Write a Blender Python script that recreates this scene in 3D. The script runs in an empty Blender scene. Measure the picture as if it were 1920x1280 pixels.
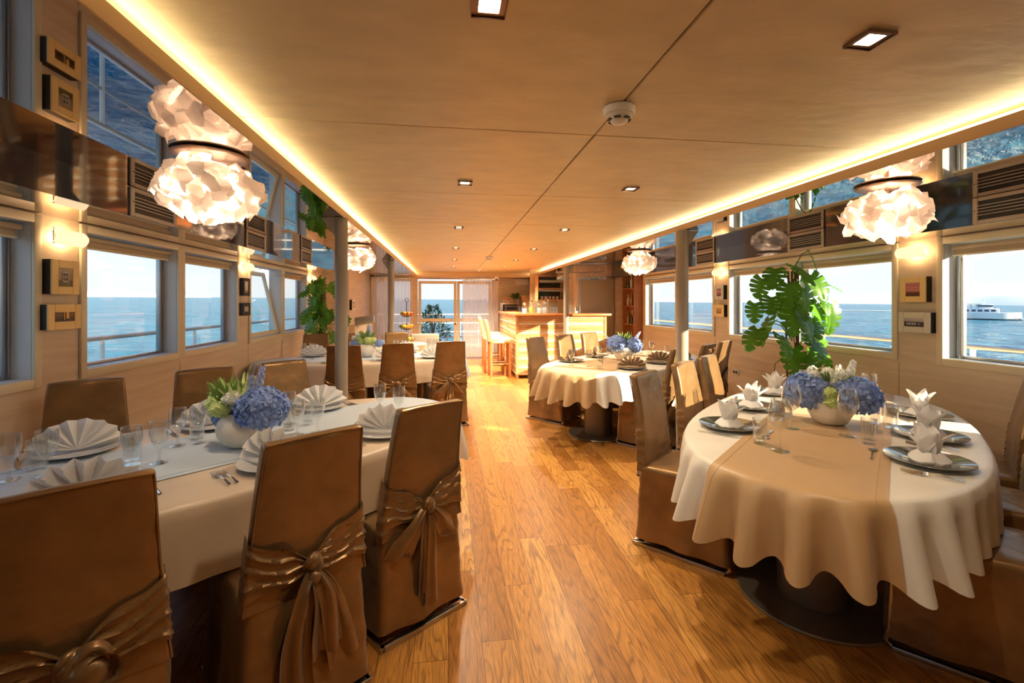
import bpy, bmesh, math, random
import numpy as np
from mathutils import Vector, Matrix, noise
R = math.radians; PI = math.pi; sin = math.sin; cos = math.cos
rnd = random.Random(7)
scene = bpy.context.scene; C = scene.collection
EXPO = 0.42; SKY = 0.97; SUN = 17.0; SUNPHI = 40; SUNE = 16; DOWN = 85.0; LEDP = 2.0; LEDS = 5.2; CHAN = 23.0
# ------------------------------------------------------------------ materials
class NT:
    def __init__(s, name):
        s.m = bpy.data.materials.new(name); s.m.use_nodes = True
        s.t = s.m.node_tree; s.t.nodes.clear()
        s.out = s.t.nodes.new('ShaderNodeOutputMaterial')
    def n(s, typ, ins=None, **props):
        nd = s.t.nodes.new('ShaderNode' + typ)
        for k, v in props.items(): setattr(nd, k, v)
        for k, v in (ins or {}).items():
            sock = nd.inputs[k]
            if isinstance(v, tuple) and len(v) == 2 and hasattr(v[0], 'outputs'): s.t.links.new(v[0].outputs[v[1]], sock)
            elif hasattr(v, 'outputs'): s.t.links.new(v.outputs[0], sock)
            else: sock.default_value = v
        return nd
    def math(s, op, a, b=0.0, c=None):
        ins = {0: a, 1: b}
        if c is not None: ins[2] = c
        return s.n('Math', ins, operation=op)
    def ramp(s, fac, stops, interp='LINEAR'):
        nd = s.n('ValToRGB', {0: fac}); cr = nd.color_ramp; cr.interpolation = interp
        while len(cr.elements) < len(stops): cr.elements.new(0.5)
        for e, (p, c) in zip(cr.elements, stops): e.position = p; e.color = (*c, 1) if len(c) == 3 else c
        return nd
    def done(s, shader): s.t.links.new(shader.outputs[0], s.out.inputs[0]); return s.m
def rgba(c): return (*c, 1.0)
def P(name, col, rough=.5, metal=0., bump=0., bscale=40., sheen=0., spec=.5, coat=0., var=0., vscale=6., stretch=(1,1,1), emit=0., trans=0.):
    s = NT(name)
    tc = s.n('TexCoord'); mp = s.n('Mapping', {0: (tc, 'Object'), 'Scale': stretch})
    ins = {'Base Color': rgba(col), 'Roughness': rough, 'Metallic': metal, 'Specular IOR Level': spec, 'Coat Weight': coat, 'Sheen Weight': sheen}
    if var:
        nz = s.n('TexNoise', {'Vector': mp, 'Scale': vscale, 'Detail': 3.})
        ins['Base Color'] = s.ramp(nz, [(.3, tuple(c*(1-var) for c in col)), (.7, tuple(min(1, c*(1+var)) for c in col))])
    if bump:
        nb = s.n('TexNoise', {'Vector': mp, 'Scale': bscale, 'Detail': 3.})
        ins['Normal'] = s.n('Bump', {'Strength': bump, 'Distance': .01, 'Height': nb})
    if emit: ins['Emission Color'] = rgba(col); ins['Emission Strength'] = emit
    b = s.n('BsdfPrincipled', ins)
    if trans:
        t = s.n('BsdfTranslucent', {'Color': rgba(tuple(min(1, c*1.6) for c in col))})
        b = s.n('MixShader', {0: trans, 1: b, 2: t})
    return s.done(b)
def EM(name, col, st):
    s = NT(name); return s.done(s.n('Emission', {'Color': rgba(col), 'Strength': st}))
def glassmat(name, tint=(.97, .98, .98), f0=.04, rough=0.0, power=5.):
    s = NT(name); g = s.n('NewGeometry')
    d = s.math('ABSOLUTE', (s.n('VectorMath', {0: (g, 'Normal'), 1: (g, 'Incoming')}, operation='DOT_PRODUCT'), 'Value'))
    f = s.math('ADD', f0, s.math('MULTIPLY', 1-f0, s.math('POWER', s.math('SUBTRACT', 1., d), power)))
    t = s.n('BsdfTransparent', {'Color': rgba(tint)}); gl = s.n('BsdfGlossy', {'Color': rgba((1, 1, 1)), 'Roughness': rough})
    return s.done(s.n('MixShader', {0: f, 1: t, 2: gl}))
def floor_mat():
    s = NT('oak_planks')
    tc = s.n('TexCoord'); sp = s.n('SeparateXYZ', {0: (tc, 'Object')})
    W = .142
    xs = s.math('DIVIDE', (sp, 0), W); ix = s.math('FLOOR', xs); fx = s.math('FRACT', xs)
    w1 = s.n('TexWhiteNoise', {'W': ix}, noise_dimensions='1D')
    off = s.math('MULTIPLY', (w1, 'Value'), 3.7)
    ys = s.math('ADD', s.math('DIVIDE', (sp, 1), 1.35), off); iy = s.math('FLOOR', ys); fy = s.math('FRACT', ys)
    cmb = s.n('CombineXYZ', {0: ix, 1: iy}); w2 = s.n('TexWhiteNoise', {'Vector': cmb}, noise_dimensions='3D')
    w3 = s.n('TexWhiteNoise', {'Vector': s.n('VectorMath', {0: cmb, 1: (7.3, 3.1, 1.)}, operation='ADD')}, noise_dimensions='3D')
    # grain coordinates shifted per plank
    gx = s.math('ADD', (sp, 0), s.math('MULTIPLY', (w2, 'Value'), 9.)); gy = s.math('ADD', s.math('MULTIPLY', (sp, 1), .09), s.math('MULTIPLY', (w3, 'Value'), 5.))
    gv = s.n('CombineXYZ', {0: gx, 1: gy, 2: s.math('MULTIPLY', (w2, 'Value'), 4.)})
    big = s.n('TexNoise', {'Vector': gv, 'Scale': 9., 'Detail': 2., 'Distortion': .4})
    rings = s.math('FRACT', s.math('MULTIPLY', big, 13.))
    rg = s.ramp(rings, [(0., (.0, .0, .0)), (.18, (1, 1, 1)), (.8, (.75, .75, .75)), (1., (.0, .0, .0))])
    gf = s.n('CombineXYZ', {0: s.math('MULTIPLY', gx, 1.), 1: s.math('MULTIPLY', gy, .7)})
    fine = s.n('TexNoise', {'Vector': gf, 'Scale': 190., 'Detail': 3.})
    tone = s.ramp((w2, 'Value'), [(0., (.36, .145, .026)), (.35, (.47, .20, .038)), (.7, (.57, .26, .055)), (1., (.66, .33, .080))])
    dark = s.n('MixRGB', {0: s.math('MULTIPLY', s.math('SUBTRACT', 1., rg), .7), 1: tone, 2: rgba((.19, .075, .018))}, blend_type='MIX')
    d2 = s.n('MixRGB', {0: .8, 1: dark, 2: s.ramp(fine, [(.35, (.62, .62, .62)), (.6, (1.15, 1.15, 1.15))])}, blend_type='MULTIPLY')
    e1 = s.math('MINIMUM', fx, s.math('SUBTRACT', 1., fx)); e2 = s.math('MULTIPLY', s.math('MINIMUM', fy, s.math('SUBTRACT', 1., fy)), 9.5)
    ed = s.math('MINIMUM', e1, e2); seam = s.math('LESS_THAN', ed, .011)
    col = s.n('MixRGB', {0: s.math('MULTIPLY', seam, .8), 1: d2, 2: rgba((.10, .04, .01))}, blend_type='MIX')
    h = s.math('SUBTRACT', s.math('MULTIPLY', rg, .3), seam)
    bp = s.n('Bump', {'Strength': .25, 'Distance': .002, 'Height': h})
    ro = s.n('MapRange', {'Value': fine, 'To Min': .24, 'To Max': .42})
    return s.done(s.n('BsdfPrincipled', {'Base Color': col, 'Roughness': ro, 'Normal': bp, 'Specular IOR Level': .5}))
def wood(name, a, b, rough=.45, scale=(1, 1, 6), sc=6., bump=.05):
    s = NT(name); tc = s.n('TexCoord'); mp = s.n('Mapping', {0: (tc, 'Object'), 'Scale': scale})
    n1 = s.n('TexNoise', {'Vector': mp, 'Scale': sc, 'Detail': 5., 'Distortion': .6})
    col = s.ramp(n1, [(.3, a), (.7, b)])
    bp = s.n('Bump', {'Strength': bump, 'Distance': .003, 'Height': n1})
    return s.done(s.n('BsdfPrincipled', {'Base Color': col, 'Roughness': rough, 'Normal': bp}))
def sea_mat():
    s = NT('sea_water'); tc = s.n('TexCoord')
    n1 = s.n('TexNoise', {'Vector': s.n('Mapping', {0: (tc, 'Object'), 'Scale': (1., 1., 1.)}), 'Scale': .35, 'Detail': 6., 'Roughness': .62, 'Distortion': .5})
    n2 = s.n('TexNoise', {'Vector': (tc, 'Object'), 'Scale': .045, 'Detail': 4.})
    h = s.math('ADD', n1, s.math('MULTIPLY', n2, 1.6))
    bp = s.n('Bump', {'Strength': 1., 'Distance': 3.2, 'Height': h})
    col = s.ramp(n2, [(.3, (.008, .12, .23)), (.7, (.022, .20, .34))])
    return s.done(s.n('BsdfPrincipled', {'Base Color': col, 'Roughness': .18, 'Normal': bp, 'Specular IOR Level': .4}))
def picture(name, stops, kind='v'):
    s = NT(name); tc = s.n('TexCoord'); sp = s.n('SeparateXYZ', {0: (tc, 'Generated')})
    nz = s.n('TexNoise', {'Vector': (tc, 'Generated'), 'Scale': 9., 'Detail': 3.})
    f = s.math('ADD', (sp, 2), s.math('MULTIPLY', s.math('SUBTRACT', nz, .5), .12 if kind == 'v' else .6))
    return s.done(s.n('BsdfPrincipled', {'Base Color': s.ramp(f, stops), 'Roughness': .25}))
def satin(name, col, rough=.36, dark=.75, bscale=7., metal=0., bs=.35):
    s = NT(name); tc = s.n('TexCoord')
    nz = s.n('TexNoise', {'Vector': (tc, 'Object'), 'Scale': bscale, 'Detail': 4., 'Roughness': .55})
    wv = s.n('TexNoise', {'Vector': (tc, 'Object'), 'Scale': 600., 'Detail': 1.})
    c = s.ramp(nz, [(.3, tuple(x*dark for x in col)), (.7, tuple(x*1.12 for x in col))])
    b1 = s.n('Bump', {'Strength': bs, 'Distance': .02, 'Height': nz}); b2 = s.n('Bump', {'Strength': .05, 'Distance': .001, 'Height': wv, 'Normal': b1})
    return s.done(s.n('BsdfPrincipled', {'Base Color': c, 'Roughness': rough, 'Normal': b2, 'Sheen Weight': .15, 'Metallic': metal, 'Sheen Roughness': .4, 'Specular IOR Level': .55}))
M = {}
M['floor'] = floor_mat()
M['ceil'] = P('champagne_ceiling_panel', (.66, .52, .29), .42, bump=.28, bscale=5., var=.08, vscale=3., stretch=(1.5, 3, 1))
M['seam'] = P('ceiling_seam', (.16, .11, .06), .6)
M['mirror'] = P('dark_mirror_lacquer', (.56, .50, .46), .02, 1.0)
M['fascia'] = P('dark_gloss_fascia', (.035, .04, .05), .05, 0., coat=1., spec=.9)
M['lip'] = P('bronze_cove_lip', (.62, .42, .24), .4)
M['led'] = EM('warm_led_strip', (1., .80, .42), LEDS)
M['wall'] = wood('birch_wall_panel', (.66, .53, .39), (.79, .67, .52), .42, (1, .35, 5), 3.5)
M['cream'] = P('cream_window_frame', (.80, .73, .54), .42)
M['alu'] = P('window_aluminium', (.45, .46, .47), .3, .8)
M['reveal'] = P('white_window_reveal', (.66, .70, .72), .5)
M['pane'] = glassmat('window_pane', (.985, .995, 1.), .012)
M['blind'] = P('beige_roller_blind', (.50, .42, .30), .7)
M['vent'] = P('cream_vent_frame', (.52, .45, .36), .45)
M['black'] = P('black_plastic', (.015, .014, .013), .5)
M['chair'] = satin('bronze_satin_cover', (.29, .165, .065), .32, .66, 5., .5, .38)
M['chairL'] = M['chair']
M['steel'] = P('brushed_steel', (.48, .44, .40), .28, 1.)
M['cloth'] = satin('ivory_satin_tablecloth', (.70, .67, .60), .42, .93, 3.)
M['cloth_b'] = satin('beige_satin_tablecloth', (.56, .45, .33), .42, .93, 3.)
M['runner'] = satin('gold_beige_table_runner', (.45, .29, .14), .45, .95, 3.)
M['runner_g'] = satin('pale_grey_blue_runner', (.46, .54, .62), .45, .95, 3.)
M['ped'] = P('taupe_metal_pedestal', (.20, .165, .13), .32, .5)
M['pole'] = P('taupe_painted_column', (.33, .29, .235), .38)
M['napkin'] = P('white_linen_napkin', (.80, .79, .78), .7, bump=.15, bscale=300., sheen=.3, trans=.15)
M['napkin_b'] = P('brown_linen_napkin', (.42, .29, .18), .7, bump=.15, bscale=300., trans=.1)
M['plate'] = P('silver_grey_plate', (.40, .40, .37), .13, .85)
M['china'] = P('pale_grey_china', (.62, .64, .66), .2)
M['cutlery'] = P('polished_steel_cutlery', (.62, .60, .58), .12, 1.)
M['glass'] = glassmat('drinking_glass', (.945, .96, .965), .085, .0, 2.4)
M['vase'] = P('ivory_ceramic', (.76, .71, .62), .38, bump=.05, bscale=20.)
M['blueflower'] = P('blue_hydrangea_petal', (.25, .36, .66), .6, var=.4, vscale=22., trans=.25)
M['lilac'] = P('pale_blue_petal', (.42, .47, .80), .6, var=.3, vscale=40., trans=.25)
M['whiteflower'] = P('white_petal', (.84, .85, .80), .6, trans=.3)
M['greenflower'] = P('lime_green_petal', (.56, .66, .28), .6, var=.25, vscale=30., trans=.25)
M['stem'] = P('green_stem', (.16, .28, .06), .6, trans=.1)
M['leaf'] = P('monstera_leaf', (.10, .27, .022), .28, var=.5, vscale=2.5, trans=.5)
M['bark'] = P('brown_aerial_root', (.16, .10, .05), .8, var=.3)
M['pot'] = P('dark_plant_pot', (.12, .09, .07), .5)
M['soil'] = P('potting_soil', (.05, .03, .02), .9, bump=.5)
M['goldframe'] = P('gold_picture_frame', (.95, .70, .30), .4, bump=.1)
M['silverframe'] = P('pale_silver_picture_frame', (.74, .72, .64), .4, bump=.1)
M['darkframe'] = P('dark_brown_frame_side', (.02, .015, .012), .5)
M['sconce'] = P('frosted_sconce_glass', (1., .78, .50), .3, emit=.8)
M['chrome'] = P('chrome', (.7, .68, .65), .12, 1.)
M['petal'] = P('folded_lamp_shade_foil', (.90, .76, .66), .35, trans=.55)
M['bulb'] = EM('warm_bulb', (1., .78, .52), 30.)
M['lampring'] = P('brown_lamp_canopy', (.20, .12, .08), .3, .6)
M['down'] = EM('downlight_lens', (1., .80, .55), 22.)
M['white'] = P('white_plastic', (.72, .68, .64), .4)
M['oak'] = wood('oiled_oak_slat', (.42, .20, .075), (.60, .33, .14), .45, (1, 1, 8), 5.)
M['pine'] = wood('pale_oak_slat', (.55, .33, .15), (.72, .48, .25), .45, (1, 1, 8), 5.)
M['strip'] = P('cream_slat_spacer', (.80, .74, .60), .5)
M['redwood'] = wood('reddish_bar_top', (.40, .12, .035), (.55, .21, .07), .25, (1, 6, 6), 3.)
M['stoolwood'] = wood('cherry_stool_leg', (.42, .15, .04), (.55, .23, .08), .4, (6, 6, 1), 5.)
M['leather'] = P('beige_leather', (.60, .50, .32), .45, bump=.1, bscale=60.)
M['grey'] = P('blue_grey_fabric', (.28, .33, .38), .7)
M['taupe'] = P('taupe_fabric', (.36, .31, .25), .8)
M['doorm'] = P('beige_metal_door', (.42, .33, .20), .4, .15)
M['shelfwood'] = wood('cherry_shelf', (.34, .13, .04), (.48, .21, .08), .45, (5, 5, 1), 4.)
M['curtain'] = None
def curtain_mat():
    s = NT('sheer_white_curtain'); t = s.n('BsdfTransparent', {'Color': rgba((1, .99, .98))}); d = s.n('BsdfDiffuse', {'Color': rgba((.90, .82, .74))}); tl = s.n('BsdfTranslucent', {'Color': rgba((.95, .86, .78))})
    a = s.n('MixShader', {0: .5, 1: d, 2: tl}); return s.done(s.n('MixShader', {0: .74, 1: t, 2: a}))
M['curtain'] = curtain_mat()
M['sea'] = sea_mat()
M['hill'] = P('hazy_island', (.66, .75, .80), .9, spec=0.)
M['hull'] = P('white_hull', (.85, .87, .88), .3)
M['navy'] = P('dark_boat_window', (.05, .08, .13), .2)
M['foam'] = P('white_foam', (.85, .9, .92), .8)
M['deck'] = P('sunlit_pale_deck', (.62, .55, .47), .6, var=.1)
M['orange'] = P('orange_peel', (.85, .30, .04), .45, bump=.1, bscale=80.)
M['apple'] = P('green_apple_skin', (.42, .50, .06), .35)
M['redapple'] = P('red_apple_skin', (.55, .09, .03), .35, var=.3)
M['banana'] = P('banana_peel', (.80, .55, .06), .45)
M['wire'] = P('dark_wire', (.06, .04, .03), .4, .7)
M['shrub'] = P('dark_green_shrub_leaf', (.05, .13, .04), .5, var=.4, vscale=10., trans=.2)
M['terracotta'] = P('grey_planter', (.30, .22, .17), .7)
M['bottleg'] = P('dark_green_bottle', (.03, .07, .03), .12, spec=.8)
M['bottlea'] = P('amber_bottle', (.35, .15, .03), .12, spec=.8)
M['bottlec'] = P('pale_bottle', (.60, .55, .44), .2)
M['appliance'] = P('black_oven_glass', (.02, .02, .022), .12)
M['kitchen'] = P('beige_cabinet', (.50, .38, .24), .5)
# ------------------------------------------------------------------ mesh builder
class MB:
    def __init__(s): s.v = []; s.f = []
    def add(s, vs, fs):
        o = len(s.v); s.v += [tuple(v) for v in vs]; s.f += [tuple(i + o for i in f) for f in fs]; return s
    def box(s, x0, x1, y0, y1, z0, z1, mat=None):
        vs = [Vector((x, y, z)) for x in (x0, x1) for y in (y0, y1) for z in (z0, z1)]
        if mat: vs = [mat @ v for v in vs]
        return s.add(vs, [(0, 1, 3, 2), (4, 6, 7, 5), (0, 4, 5, 1), (2, 3, 7, 6), (0, 2, 6, 4), (1, 5, 7, 3)])
    def bbox(s, x0, x1, y0, y1, z0, z1, r=.01, seg=3, mat=None):
        bm = bmesh.new(); bmesh.ops.create_cube(bm, size=1)
        for v in bm.verts: v.co = Vector(((x0+x1)/2 + v.co.x*(x1-x0), (y0+y1)/2 + v.co.y*(y1-y0), (z0+z1)/2 + v.co.z*(z1-z0)))
        bmesh.ops.bevel(bm, geom=bm.edges[:], offset=r, segments=seg, affect='EDGES', profile=.5)
        if mat: bm.transform(mat)
        bm.verts.index_update(); s.add([v.co[:] for v in bm.verts], [[v.index for v in f.verts] for f in bm.faces]); bm.free(); return s
    def grid(s, pts, closeu=False, closev=False):
        nu = len(pts); nv = len(pts[0]); vs = [p for row in pts for p in row]; fs = []
        for i in range(nu if closeu else nu-1):
            for j in range(nv if closev else nv-1):
                a = i*nv+j; b = ((i+1) % nu)*nv+j; c = ((i+1) % nu)*nv+(j+1) % nv; d = i*nv+(j+1) % nv
                fs.append((a, b, c, d))
        return s.add(vs, fs)
    def lathe(s, prof, n=24, mat=None, cap=False):
        rows = [[Vector((r*cos(2*PI*k/n), r*sin(2*PI*k/n), z)) for k in range(n)] for r, z in prof]
        if mat: rows = [[mat @ v for v in row] for row in rows]
        o = len(s.v); s.grid(rows, closev=True)
        if cap: s.f.append(tuple(o + k for k in range(n))[::-1]); s.f.append(tuple(o + (len(prof)-1)*n + k for k in range(n)))
        return s
    def tube(s, path, r, n=8, cap=True, closed=False):
        path = [Vector(p) for p in path]; m = len(path); rr = r if isinstance(r, (list, tuple)) else [r]*m
        rows = []; up = Vector((0, 0, 1)); prev = None
        for i, p in enumerate(path):
            if closed: t = path[(i+1) % m] - path[i-1]
            else: t = path[min(i+1, m-1)] - path[max(i-1, 0)]
            t.normalize()
            a = prev if prev is not None else (Vector((1, 0, 0)) if abs(t.z) > .9 else up)
            b = (a - t*a.dot(t))
            if b.length < 1e-5: b = t.orthogonal()
            b.normalize(); prev = b; c = t.cross(b)
            rows.append([p + (b*cos(2*PI*k/n) + c*sin(2*PI*k/n))*rr[i] for k in range(n)])
        o = len(s.v); s.grid(rows, closeu=closed, closev=True)
        if cap and not closed: s.f.append(tuple(o+k for k in range(n))); s.f.append(tuple(o+(m-1)*n+k for k in range(n))[::-1])
        return s
    def ball(s, c, r, n=12, sc=(1, 1, 1)):
        c = Vector(c); rows = []
        for i in range(1, n):
            a = PI*i/n; rows.append([c + Vector((sc[0]*r*sin(a)*cos(2*PI*k/(2*n)), sc[1]*r*sin(a)*sin(2*PI*k/(2*n)), sc[2]*r*cos(a))) for k in range(2*n)])
        o = len(s.v); s.grid(rows, closev=True)
        t = len(s.v); s.v += [tuple(c + Vector((0, 0, r*sc[2]))), tuple(c - Vector((0, 0, r*sc[2])))]
        for k in range(2*n): s.f.append((t, o+k, o+(k+1) % (2*n))); s.f.append((t+1, o+(n-2)*2*n+(k+1) % (2*n), o+(n-2)*2*n+k))
        return s
    def build(s, name, mat, parent=None, angle=38, loc=None, rotz=0):
        me = bpy.data.meshes.new(name); me.from_pydata(s.v, [], s.f); me.validate()
        bm = bmesh.new(); bm.from_mesh(me); bmesh.ops.recalc_face_normals(bm, faces=bm.faces[:]); bm.to_mesh(me); bm.free()
        me.polygons.foreach_set('use_smooth', [True]*len(me.polygons))
        if angle < 180: me.set_sharp_from_angle(angle=R(angle))
        if mat: me.materials.append(mat)
        o = bpy.data.objects.new(name, me); C.objects.link(o); o.parent = parent
        if loc: o.location = loc
        if rotz: o.rotation_euler.z = rotz
        return o
def tag(o, label=None, cat=None, group=None, kind=None):
    if label: o['label'] = label
    if cat: o['category'] = cat
    if group: o['group'] = group
    if kind: o['kind'] = kind
    return o
def thing(name, label, cat, loc=(0, 0, 0), rotz=0, group=None):
    o = bpy.data.objects.new(name, None); C.objects.link(o); o.empty_display_size = .1
    o.location = loc; o.rotation_euler = (0, 0, rotz); return tag(o, label, cat, group)
def struct(o, label=None): return tag(o, label, None, None, 'structure')
KIDS = {}
def kids(o): return [c for c in bpy.data.objects if c.parent == o]
def dup(root, loc, rotz, label, group=None, scale=None):
    r = root.copy(); C.objects.link(r); r.location = loc; r.rotation_euler = (0, 0, rotz); r['label'] = label
    if group: r['group'] = group
    if scale: r.scale = scale
    def rec(src, dst):
        for ch in KIDS[src]:
            c = ch.copy(); C.objects.link(c); c.parent = dst
            rec(ch.name, c)
    def reg(o):
        if o.name not in KIDS: KIDS[o.name] = kids(o)
        for c in KIDS[o.name]: reg(c)
    reg(root); rec(root.name, r); return r
class Proto:
    """first use moves the built thing itself, later uses copy it"""
    def __init__(s, root): s.root = root; s.used = False
    def put(s, loc, rotz, label, group=None, scale=None):
        if not s.used:
            s.used = True; o = s.root; o.location = loc; o.rotation_euler = (0, 0, rotz); o['label'] = label
            if group: o['group'] = group
            if scale: o.scale = scale
            return o
        return dup(s.root, loc, rotz, label, group, scale)
# ------------------------------------------------------------------ camera
H = 1.45; F = 860.0
TH = math.atan((960-841)/F)
cd = bpy.data.cameras.new('camera'); cam = bpy.data.objects.new('camera', cd); C.objects.link(cam)
cam.location = (0, 0, H); cam.rotation_euler = (PI/2, 0, -TH)
cd.sensor_width = 36; cd.lens = 36*F/1920; cd.shift_y = -73/1920; cd.clip_end = 9000; cd.clip_start = .02
scene.camera = cam
scene.view_settings.view_transform = 'Standard'; scene.view_settings.look = 'None'; scene.view_settings.exposure = EXPO; scene.view_settings.gamma = 1
# ------------------------------------------------------------------ shell dims
XL, XR = -2.32, 3.78; FL, FR = -1.844, 3.40; LL, LR = -.82, 2.158; CL, CR = -.865, 2.235
ZM = 2.13; ZS = 1.956; ZC = 2.235; YB = 12.5; Y0 = -2.6; SILL = 1.0; WT = 1.93
o = MB().box(XL-.1, XR+.1, Y0, YB+.02, -.05, 0).build('floor', M['floor']); struct(o, 'oiled oak plank floor running the length of the saloon')
# main ceiling: fabric panels with thin seams
m = MB(); ys = [Y0] + [2.08+1.24*k for k in range(-3, 9)] + [YB]
for i in range(len(ys)-1):
    for a, b in ((CL-.08, .68), (.68, CR+.08)): m.bbox(a+.0025, b-.0025, ys[i]+.0025, ys[i+1]-.0025, ZC, ZC+.03, .004, 1)
o = m.build('ceiling', M['ceil']); struct(o, 'champagne fabric ceiling panels with thin seams')
o = MB().box(XL-.1, XR+.1, Y0, YB+.1, ZC+.031, ZC+.06).build('ceiling', M['seam']); struct(o)
for sgn, fx, lx, cx, w in ((-1, FL, LL, CL, XL), (1, FR, LR, CR, XR)):
    a, b = sorted((fx, lx+sgn*.0085))
    y1 = YB if sgn < 0 else YB
    o = MB().box(a, b, Y0, y1, ZM, ZM+.02).build('ceiling', M['mirror']); struct(o, 'dark mirror lacquered side ceiling')
    # cove lip
    m = MB(); m.bbox(min(lx, lx+sgn*.007), max(lx, lx+sgn*.007), Y0, y1, ZM-.004, ZM+.052, .002, 1)
    o = m.build('trim_1' if sgn < 0 else 'trim_2', M['lip']); struct(o, 'bronze coloured cove lip below the light strip')
    # light strip standing behind the lip
    xx = cx + sgn*.012
    o = MB().box(min(xx, xx+sgn*.01), max(xx, xx+sgn*.01), Y0, y1, ZM+.02, ZC-.012).build('led_strip', M['led'])
    tag(o, 'glowing warm light strip along the %s cove of the ceiling' % ('left' if sgn < 0 else 'right'), 'light strip')
    o = MB().box(min(xx+sgn*.012, xx+sgn*.03), max(xx+sgn*.012, xx+sgn*.03), Y0, y1, ZM+.021, ZC+.03).build('trim_3', M['lip']); struct(o)
    # fascia box with soffit
    yf0, yf1 = Y0, (8.75 if sgn < 0 else 9.25)
    m = MB().box(min(fx, fx+sgn*.02), max(fx, fx+sgn*.02), yf0, yf1, ZS, ZM)
    o = m.build('trim_4', M['fascia']); struct(o, 'dark glossy bulkhead along the side ceiling')
    m = MB().box(min(fx+sgn*.021, w+sgn*.02), max(fx+sgn*.021, w+sgn*.02), yf0, yf1, ZS, ZS+.02)
    o = m.build('ceiling', M['mirror']); struct(o, 'mirror soffit over the windows')
    if sgn < 0:
        o = MB().box(XL-.02, FL, yf1, YB, ZM, ZM+.02).build('ceiling', M['mirror']); struct(o)
        o = MB().box(XL-.02, FL, yf1-.02, yf1, ZS, ZM).build('trim_5', M['fascia']); struct(o)
# ------------------------------------------------------------------ side walls with windows
def side_wall(name, X, sgn, wins, y0, y1, ztop):
    m = MB(); T = .16
    def bx(a, b, z0, z1): m.box(min(X, X+sgn*T), max(X, X+sgn*T), a, b, z0, z1)
    ws = sorted(wins); bx(y0, y1, -.05, SILL); bx(y0, y1, WT, ztop); cur = y0
    for a, b in ws:
        if a > cur + .001: bx(cur, a, SILL, WT)
        cur = b
    bx(cur, y1, SILL, WT)
    o = m.build(name, M['wall']); struct(o, 'pale birch panelled side wall with windows')
    # panel joints
    j = MB()
    for a, b in ws[::1]:
        j.box(min(X, X-sgn*.0015), max(X, X-sgn*.0015), a-.002, a+.001, 0, SILL-.06)
    o = j.build('trim_6', M['seam']); struct(o)
def window(n, X, sgn, a, b, tilt=False, blind=.11):
    """cream trim, reveal, aluminium sash, pane, blind"""
    fw = .05
    m = MB()
    def bx(mb, x0, x1, *r, rad=.004): mb.bbox(min(x0, x1), max(x0, x1), *r, rad, 2)
    x0, x1 = X-sgn*.018, X+sgn*.0
    bx(m, x0, x1, a+.001, a+fw, SILL-.035, WT+.02); bx(m, x0, x1, b-fw, b-.001, SILL-.035, WT+.02)
    bx(m, x0, x1, a+fw-.001, b-fw+.001, SILL-.035, SILL+.02); bx(m, x0, x1, a+fw-.001, b-fw+.001, WT-.03, WT+.02)
    w = m.build('window_%d' % n, M['cream']); struct(w, 'cream framed saloon window looking out to sea')
    m = MB(); xi, xo = X+sgn*.001, X+sgn*.158
    bx(m, xi, xo, a+.03, a+.05, SILL+.002, WT-.002); bx(m, xi, xo, b-.05, b-.03, SILL+.002, WT-.002); bx(m, xi, xo, a+.05, b-.05, SILL+.001, SILL+.022); bx(m, xi, xo, a+.05, b-.05, WT-.03, WT-.001)
    m.build('reveal', M['reveal'], w)
    if not tilt:
        m = MB(); xa, xb = X+sgn*.10, X+sgn*.135; s = .022
        bx(m, xa, xb, a+.05, a+.05+s, SILL+.022, WT-.03); bx(m, xa, xb, b-.05-s-.03, b-.05-.03, SILL+.022, WT-.03); bx(m, xa, xb, b-.05-.018, b-.05, SILL+.022, WT-.03)
        bx(m, xa, xb, a+.05+s, b-.05-s-.03, SILL+.022, SILL+.022+s); bx(m, xa, xb, a+.05+s, b-.05-s-.03, WT-.03-s, WT-.03)
        m.build('sash', M['alu'], w)
        m = MB().box(min(X+sgn*.118, X+sgn*.121), max(X+sgn*.118, X+sgn*.121), a+.06, b-.06, SILL+.03, WT-.04); m.build('pane', M['pane'], w)
        m = MB(); m.tube([(X+sgn*.045, a+.07, WT-.06), (X+sgn*.045, b-.07, WT-.06)], .017, 12)
        m.bbox(min(X+sgn*.06, X+sgn*.07), max(X+sgn*.06, X+sgn*.07), a+.06, b-.06, WT-blind-.0, WT-.05, .003, 1)
        bl = m.build('blind', M['blind'], w)
        m = MB(); m.tube([(X+sgn*.066, a+.06, WT-blind-.006), (X+sgn*.066, b-.06, WT-blind-.006)], .009, 8); m.build('bottom_bar', M['cream'], bl)
    else:
        T = Matrix.Translation((X+sgn*.03, 0, SILL+.03)) @ Matrix.Rotation(R(13)*-sgn*-1, 4, 'Y') @ Matrix.Translation((-(X+sgn*.03), 0, -(SILL+.03)))
        m = MB(); s = .05
        def b2(*r): m.bbox(min(X+sgn*.02, X+sgn*.055), max(X+sgn*.02, X+sgn*.055), *r, .004, 2, T)
        z1 = WT-.05
        b2(a+.055, a+.055+s, SILL+.03, z1); b2(b-.055-s, b-.055, SILL+.03, z1); b2(a+.055+s, b-.055-s, SILL+.03, SILL+.03+s); b2(a+.055+s, b-.055-s, z1-s, z1)
        sa = m.build('tilted_sash', M['cream'], w)
        m = MB().box(min(X+sgn*.036, X+sgn*.039), max(X+sgn*.036, X+sgn*.039), a+.10, b-.10, SILL+.075, z1-.045, T); m.build('pane', M['pane'], sa)
        m = MB(); m.tube([(X+sgn*.05, b-.07, WT-.12), (X-sgn*.11, b-.07, WT-.08)], .006, 6); m.tube([(X+sgn*.05, a+.07, WT-.12), (X-sgn*.11, a+.07, WT-.08)], .006, 6); m.build('stay_arm', M['alu'], w)
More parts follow.
